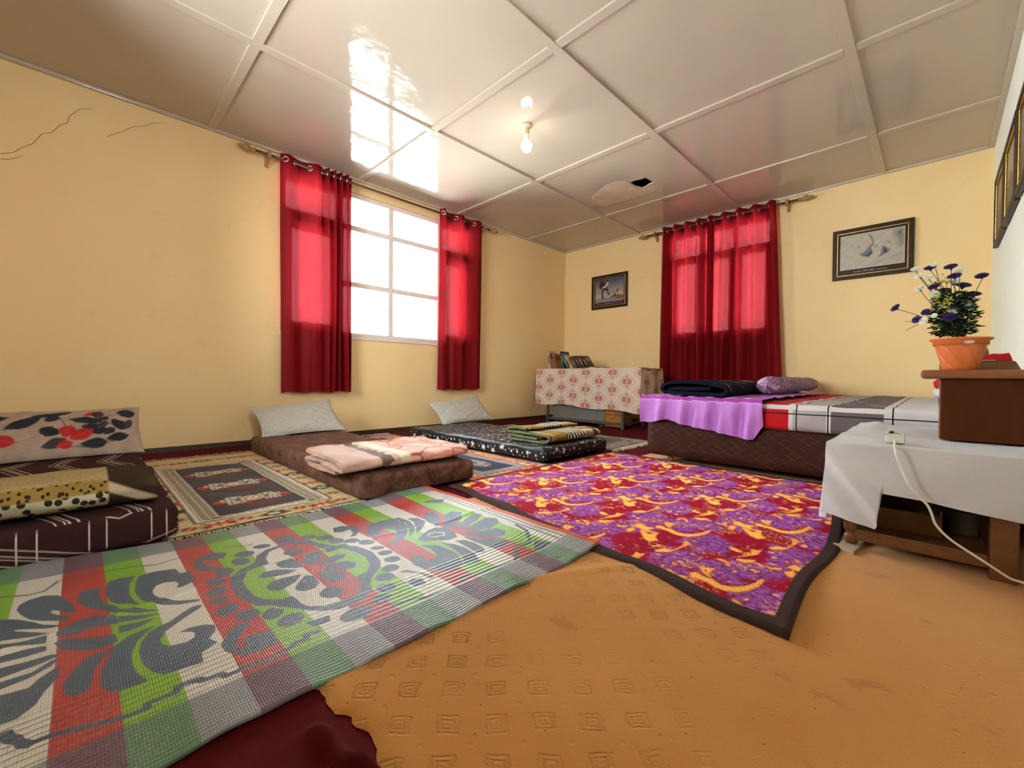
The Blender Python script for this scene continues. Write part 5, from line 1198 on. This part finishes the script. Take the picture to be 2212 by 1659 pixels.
lf = np.stack([3.785-.018*(1-B)*(1+.6*np.sin(A*20)), (TY0-.012)+(TY1-TY0+.02)*A, .10+(TZ+.006-.10)*B], -1)
lf[0] = np.stack([np.full(50, 3.785), np.full(50, TY0), .10+(TZ-.094)*np.linspace(0, 1, 50)], -1)
sheet('side_drop', lf, M['whitecloth'], r)
# things on the shelf
r = thing('tin_can', (4.12, -3.12, .066), 'dull metal tin on the table shelf', 'tin')
build('body', G().lathe([(.036,.066),(.037,.07),(.037,.135),(.039,.139),(.037,.143)], (4.12,-3.12,0), 28), M['tin'], r, smooth=True); build('lid', G().lathe([(.0385,.143),(.039,.148),(.036,.151),(.001,.150)], (4.12,-3.12,0), 28), M['steel'], r, smooth=True)
M['blackbag'] = plain('black_plastic', (.012, .012, .014), .35, .4, .2, 30, .4, 30)
tag(sheet('black_bag', lump(3.99, -3.06, .225, .11, .14, .075, 4, 26), M['blackbag'], loc=(3.99,-3.06,.15), closed=True), 'black plastic bag stuffed under the white cloth', 'bag')
r = thing('cardboard_box', (3.97, -3.12, .066), 'brown open box on the table shelf under the black bag', 'box'); M['card'] = plain('brown_cardboard', (.22, .12, .055), .8, .2)
for g in (G().box(3.875,4.07,-3.24,-3.235,.066,.135), G().box(3.875,4.07,-2.99,-2.985,.066,.15), G().box(3.875,3.88,-3.235,-2.99,.066,.15), G().box(4.065,4.07,-3.235,-2.99,.066,.15)): build('panel', g, M['card'], r)
build('base', G().box(3.88,4.065,-3.235,-2.99,.066,.070), M['card'], r)
# socket box and cable
M['socket'] = plain('white_socket_plastic', (.60, .59, .50), .35, .4, .06); M['cable'] = plain('white_cable', (.72, .71, .60), .4, .4, .05); M['black'] = plain('black_rubber', (.01,.01,.01), .4, .4)
r = thing('socket_box', (3.955, -3.30, TZ+.01), 'white surface socket box with a black plug on the white cloth', 'socket')
z0 = TZ+.012
build('housing', G().box(3.931,3.979,-3.328,-3.275,z0,z0+.024), M['socket'], r, bevel=.004); build('rim', G().box(3.932,3.978,-3.327,-3.322,z0+.024,z0+.030).box(3.932,3.978,-3.281,-3.276,z0+.024,z0+.030).box(3.932,3.937,-3.322,-3.281,z0+.024,z0+.030).box(3.973,3.978,-3.322,-3.281,z0+.024,z0+.030), M['socket'], r)
build('plug', G().box(3.940,3.951,-3.310,-3.288,z0+.024,z0+.036).box(3.951,3.968,-3.306,-3.292,z0+.024,z0+.029), M['black'], r, bevel=.002)
cp = [(3.955,-3.326,z0+.008),(3.9565,-3.37,z0+.003),(3.960,-3.43,z0),(3.964,-3.450,.358),(3.967,-3.455,.345),(3.991,-3.46,.274),(4.015,-3.46,.238),(4.036,-3.46,.213),(4.046,-3.46,.188),(4.053,-3.46,.163),(4.070,-3.46,.139),(4.092,-3.46,.119),(4.125,-3.46,.097),(4.155,-3.46,.078),(4.182,-3.46,.060),(4.201,-3.46,.049),(4.223,-3.46,.046),(4.26,-3.45,.034),(4.30,-3.42,.022),(4.325,-3.36,.020)]
def smooth_path(P, k=5):
    P = [np.array(p) for p in P]; out = []
    for i in range(len(P)-1):
        a, b, c, d = P[max(i-1,0)], P[i], P[i+1], P[min(i+2,len(P)-1)]
        for j in range(k):
            s = j/k; out.append(.5*((2*b)+(-a+c)*s+(2*a-5*b+4*c-d)*s*s+(-a+3*b-3*c+d)*s**3))
    return out+[P[-1]]
tag(build('power_cable', G().tube(smooth_path(cp), .0033, 10), M['cable'], loc=(4.2,-3.4,.02), smooth=True), 'white cable running from the socket box to the floor', 'cable')
# brown cabinet on the table
M['cabinet'] = wood('dark_red_brown_varnish', (.055, .011, .0012), (.075, .017, .002), .55, .12, (6, 6, 1)); M['slab'] = wood('reddish_brown_edge', (.17, .050, .016), (.24, .085, .030), .3, .45)
z0 = TZ+.012
r = thing('cabinet', (4.2, -2.83, z0), 'small dark brown cabinet standing on the white cloth', 'cabinet')
build('front_panel', G().box(4.062, 4.335, -3.075, -3.06, z0, .588), M['cabinet'], r, bevel=.002); build('carcass', G().box(4.058, 4.335, -3.06, -2.62, z0, .588), M['slab'], r, bevel=.002)
build('cabinet_top', G().box(4.009, 4.345, -3.10, -2.58, .588, .6185), M['slab'], r, bevel=.012, seg=4)
TRY = .6185
r = thing('wooden_tray', (4.16, -2.80, TRY), 'flat weathered wooden tray behind the flower pot', 'tray'); M['traywood'] = wood('weathered_tray_wood', (.17, .105, .045), (.25, .16, .075), .7)
g = G().add([(4.055,-2.90,TRY),(4.262,-2.90,TRY),(4.262,-2.65,TRY),(4.055,-2.65,TRY),(4.057,-2.895,TRY+.030),(4.247,-2.895,TRY+.034),(4.247,-2.655,TRY+.034),(4.057,-2.655,TRY+.030)], [(0,3,2,1),(4,5,6,7),(0,1,5,4),(1,2,6,5),(2,3,7,6),(3,0,4,7)])
build('tray_body', g, M['traywood'], r, bevel=.003)
A, B = np.meshgrid(np.linspace(0, 1, 24), np.linspace(0, 1, 24), indexing='ij')
hh = np.clip(.004+.026*np.clip((A-.12)/.45, 0, 1)**.7*(1-.08*np.cos(A*9)), 0, 1)*np.clip(np.minimum(B, 1-B)*9, 0, 1)*np.clip((1-A)*14, 0, 1)
r = sheet('red_cloth', np.stack([4.135+.108*A, -2.885+.16*B, TRY+.0345+hh], -1), M['redcloth'], loc=(4.19,-2.8,TRY+.034)); tag(r, 'folded red cloth with a white edge on the wooden tray', 'cloth')
build('white_edge', G().tube([(4.135,-2.886,TRY+.036),(4.18,-2.889,TRY+.038),(4.20,-2.888,TRY+.038)], .0018, 6).tube([(4.14,-2.884,TRY+.037),(4.162,-2.888,TRY+.050)], .0015, 6), M['whitebag'], r)
tag(sheet('woollen_bundle', lump(4.165, -2.70, TRY+.075, .028, .028, .032, 6), plain('grey_brown_wool', (.22, .15, .10), .9, .1), loc=(4.165,-2.70,TRY+.04), closed=True), 'grey brown rounded bundle behind the red cloth', 'bundle')

# ------------------------------------------------------------------ flower pot
t = T('orange_plastic_pot', .4, .4); t.col(t.mix(t.noise(5, 3), (.56, .135, .030), (.64, .17, .042)))
M['pot'] = t.mat; M['soil'] = plain('dark_soil', (.02,.015,.01), .9, .1)
PX, PY, PZ = 4.108, -3.0, TRY+.001
r = thing('potted_plant', (PX, PY, PZ), 'orange spiral ribbed pot of artificial purple and white flowers', 'potted plant')
na, nh = 96, 26; P = np.zeros((na, nh, 3))
for i in range(na):
    a = 2*PI*i/na
    for j in range(nh):
        s = j/(nh-1); R = .044+.023*s**.9
        fl = (a*8/(2*PI)+s*1.5) % 1; R -= .0042*math.exp(-((fl-.5)/.09)**2)*(s < .97)
        if j == 0: R = .040
        P[i, j] = (PX+R*math.cos(a), PY+R*math.sin(a), PZ+.092*s)
sheet('pot', P, M['pot'], r, closed=True)
build('pot_base', G().lathe([(.001,PZ+.0005),(.0405,PZ+.0005),(.0405,PZ+.002)], (PX,PY,0), 48), M['pot'], r)
build('rim', G().lathe([(.0665,PZ+.088),(.071,PZ+.0885),(.0715,PZ+.102),(.080,PZ+.107),(.0815,PZ+.110),(.080,PZ+.113),(.074,PZ+.113),(.068,PZ+.108),(.0665,PZ+.09)], (PX,PY,0), 64, cap=False), M['pot'], r, smooth=True)
build('soil', G().lathe([(.001,PZ+.097),(.0668,PZ+.097),(.0668,PZ+.094)], (PX,PY,0), 32), M['soil'], r)
lb = G(); aa = math.atan2(-1, .12); n = 24
for k in range(n):
    t_ = 2*PI*k/n; ang = aa+.15+.20*math.cos(t_); lb.v.append((PX+.0722*math.cos(ang), PY+.0722*math.sin(ang), PZ+.0955+.0055*math.sin(t_)))
lb.f.append(tuple(range(n))); build('sticker', lb, plain('grey_sticker', (.48,.42,.38), .3, .5, .15, 80), r)['label'] = 'oval grey sticker on the pot rim'
M['stem'] = plain('dark_green_stem', (.06,.055,.02), .6, .3); M['leaf'] = plain('dark_green_leaf', (.022,.050,.016), .5, .35, .5, 60); M['purple'] = plain('purple_petal', (.030,.012,.090), .7, .2, .35, 80); M['whitepetal'] = plain('white_petal', (.62,.66,.54), .7, .2, .1, 80); M['yellow'] = plain('yellow_green_sprig', (.45,.42,.08), .7, .2, .2, 60)
rr = random.Random(7); base = Vector((PX, PY, PZ+.098))
PUR = [(3.934,.857,.0100),(3.994,.806,.0105),(4.026,.997,.0105),(4.079,.989,.011),(4.089,.951,.011),(4.112,.925,.013),(4.038,.922,.0105),(4.138,.886,.011),(4.154,.941,.0105),(4.018,.832,.010),(4.080,.808,.014),(4.062,.912,.012)]
WHI = [(3.988,.997,.010),(3.997,.970,.009),(4.023,.957,.009),(3.999,.926,.0105),(4.038,1.002,.008),(4.102,.970,.0085),(4.089,.941,.012),(4.040,.895,.011),(4.056,.899,.011),(4.122,.849,.011),(4.089,.831,.0125),(4.011,.799,.0105),(4.040,.815,.007),(4.057,.845,.007),(4.128,.837,.009)]
def head(x, z, R, mat, nm, kind):
    y = PY+rr.uniform(-.05, .03) if z > .85 else PY-rr.uniform(.02, .05)
    c = Vector((x, y, z)); up_ = (c-base).normalized(); up_ = (up_+Vector((rr.uniform(-.4,.4),-.9,.25))).normalized() if z > .85 else (up_+Vector((0,-1.2,.1))).normalized()
    st_ = build('stem', G().tube(smooth_path([tuple(base+Vector((rr.uniform(-.02,.02), rr.uniform(-.02,.02), 0))), tuple(base.lerp(c, .5)+Vector((rr.uniform(-.012,.012), .0, .02))), tuple(c-up_*R*.6)], 5), .0011, 5), M['stem'], r)
    g = G(); a = up_.orthogonal().normalized(); b = up_.cross(a)
    for ring_, n_, tilt in ((1.0, 12, .25), (.72, 9, .55), (.42, 6, .95)):
        for k in range(n_):
            t_ = 2*PI*(k+rr.random()*.4)/n_; d = a*math.cos(t_)+b*math.sin(t_); s_ = up_.cross(d); w_ = R*ring_*.32
            tipv = c+d*R*ring_*math.cos(tilt*.6)+up_*R*math.sin(tilt)*.55; mid_ = c+d*R*ring_*.55+up_*R*tilt*.35
            g.add([c+up_*R*.05, mid_+s_*w_, tipv+s_*w_*.5, tipv-s_*w_*.5, mid_-s_*w_], [(0,1,2,3,4)])
    hd = build(nm, g, mat, st_)
    build('calyx', G().lathe([(R*.1,-R*.55),(R*.35,-R*.35),(R*.45,-R*.05)], (0,0,0), 8).__class__().tube([c-up_*R*.6, c-up_*R*.3, c-up_*R*.02], [R*.1, R*.3, R*.4], 8), M['leaf'], st_)
for x, z, R in PUR: head(x, z, R*(1.75 if z > .85 else 1.5), M['purple'], 'purple_flower', 0)
for x, z, R in WHI: head(x, z, R*(1.7 if z > .85 else 1.45), M['whitepetal'], 'white_flower', 1)
g = G()
def leafm(g, p, d, l, w):
    d = d.normalized(); s = d.cross(Vector((0,0,1))); s = s.normalized() if s.length > .01 else Vector((1,0,0)); u_ = s.cross(d)
    g.add([p, p+d*l*.35+s*w*.5+u_*.002, p+d*l*.75+s*w*.4, p+d*l-u_*.003, p+d*l*.75-s*w*.4, p+d*l*.35-s*w*.5+u_*.002, p+d*l*.5-u_*.003], [(0,1,6),(1,2,6),(2,3,6),(3,4,6),(4,5,6),(5,0,6)])
for k in range(620):
    a = rr.uniform(0, 2*PI); hgt = rr.random(); rad = rr.uniform(.1, 1)*(.055-.012*abs(hgt-.5)); p = Vector((PX-.018+rad*math.cos(a), PY+rad*math.sin(a)*.9, .745+.15*hgt))
    leafm(g, p, Vector((math.cos(a), math.sin(a), rr.uniform(-.5, .9))), rr.uniform(.018, .034), rr.uniform(.010, .018))
x = build('foliage', g, M['leaf'], r); x['kind'] = 'stuff'
for (x, z) in ((4.047,.872),(4.073,.867),(4.066,.943),(4.041,.938),(4.067,.847)):
    g = G(); c = Vector((x, PY-.045 if z < .9 else PY, z))
    for k in range(26): p = c+Vector((rr.gauss(0,.006), rr.gauss(0,.005), rr.gauss(0,.009))); leafm(g, p, Vector((rr.uniform(-1,1), rr.uniform(-1,1), rr.uniform(0,1))), .007, .004)
    g.tube([base, base.lerp(c, .6), c], .0008, 4); build('yellow_sprig', g, M['yellow'], r)
for pts in ([(4.02,.80),(3.99,.785),(3.965,.768)], [(4.02,.815),(3.985,.80),(3.962,.803)]): build('twig', G().tube([(a, PY-.03, b) for a, b in pts], .0009, 5), M['stem'], r)
for o in list(bpy.data.objects):
    if '_o' in o: del o['_o']
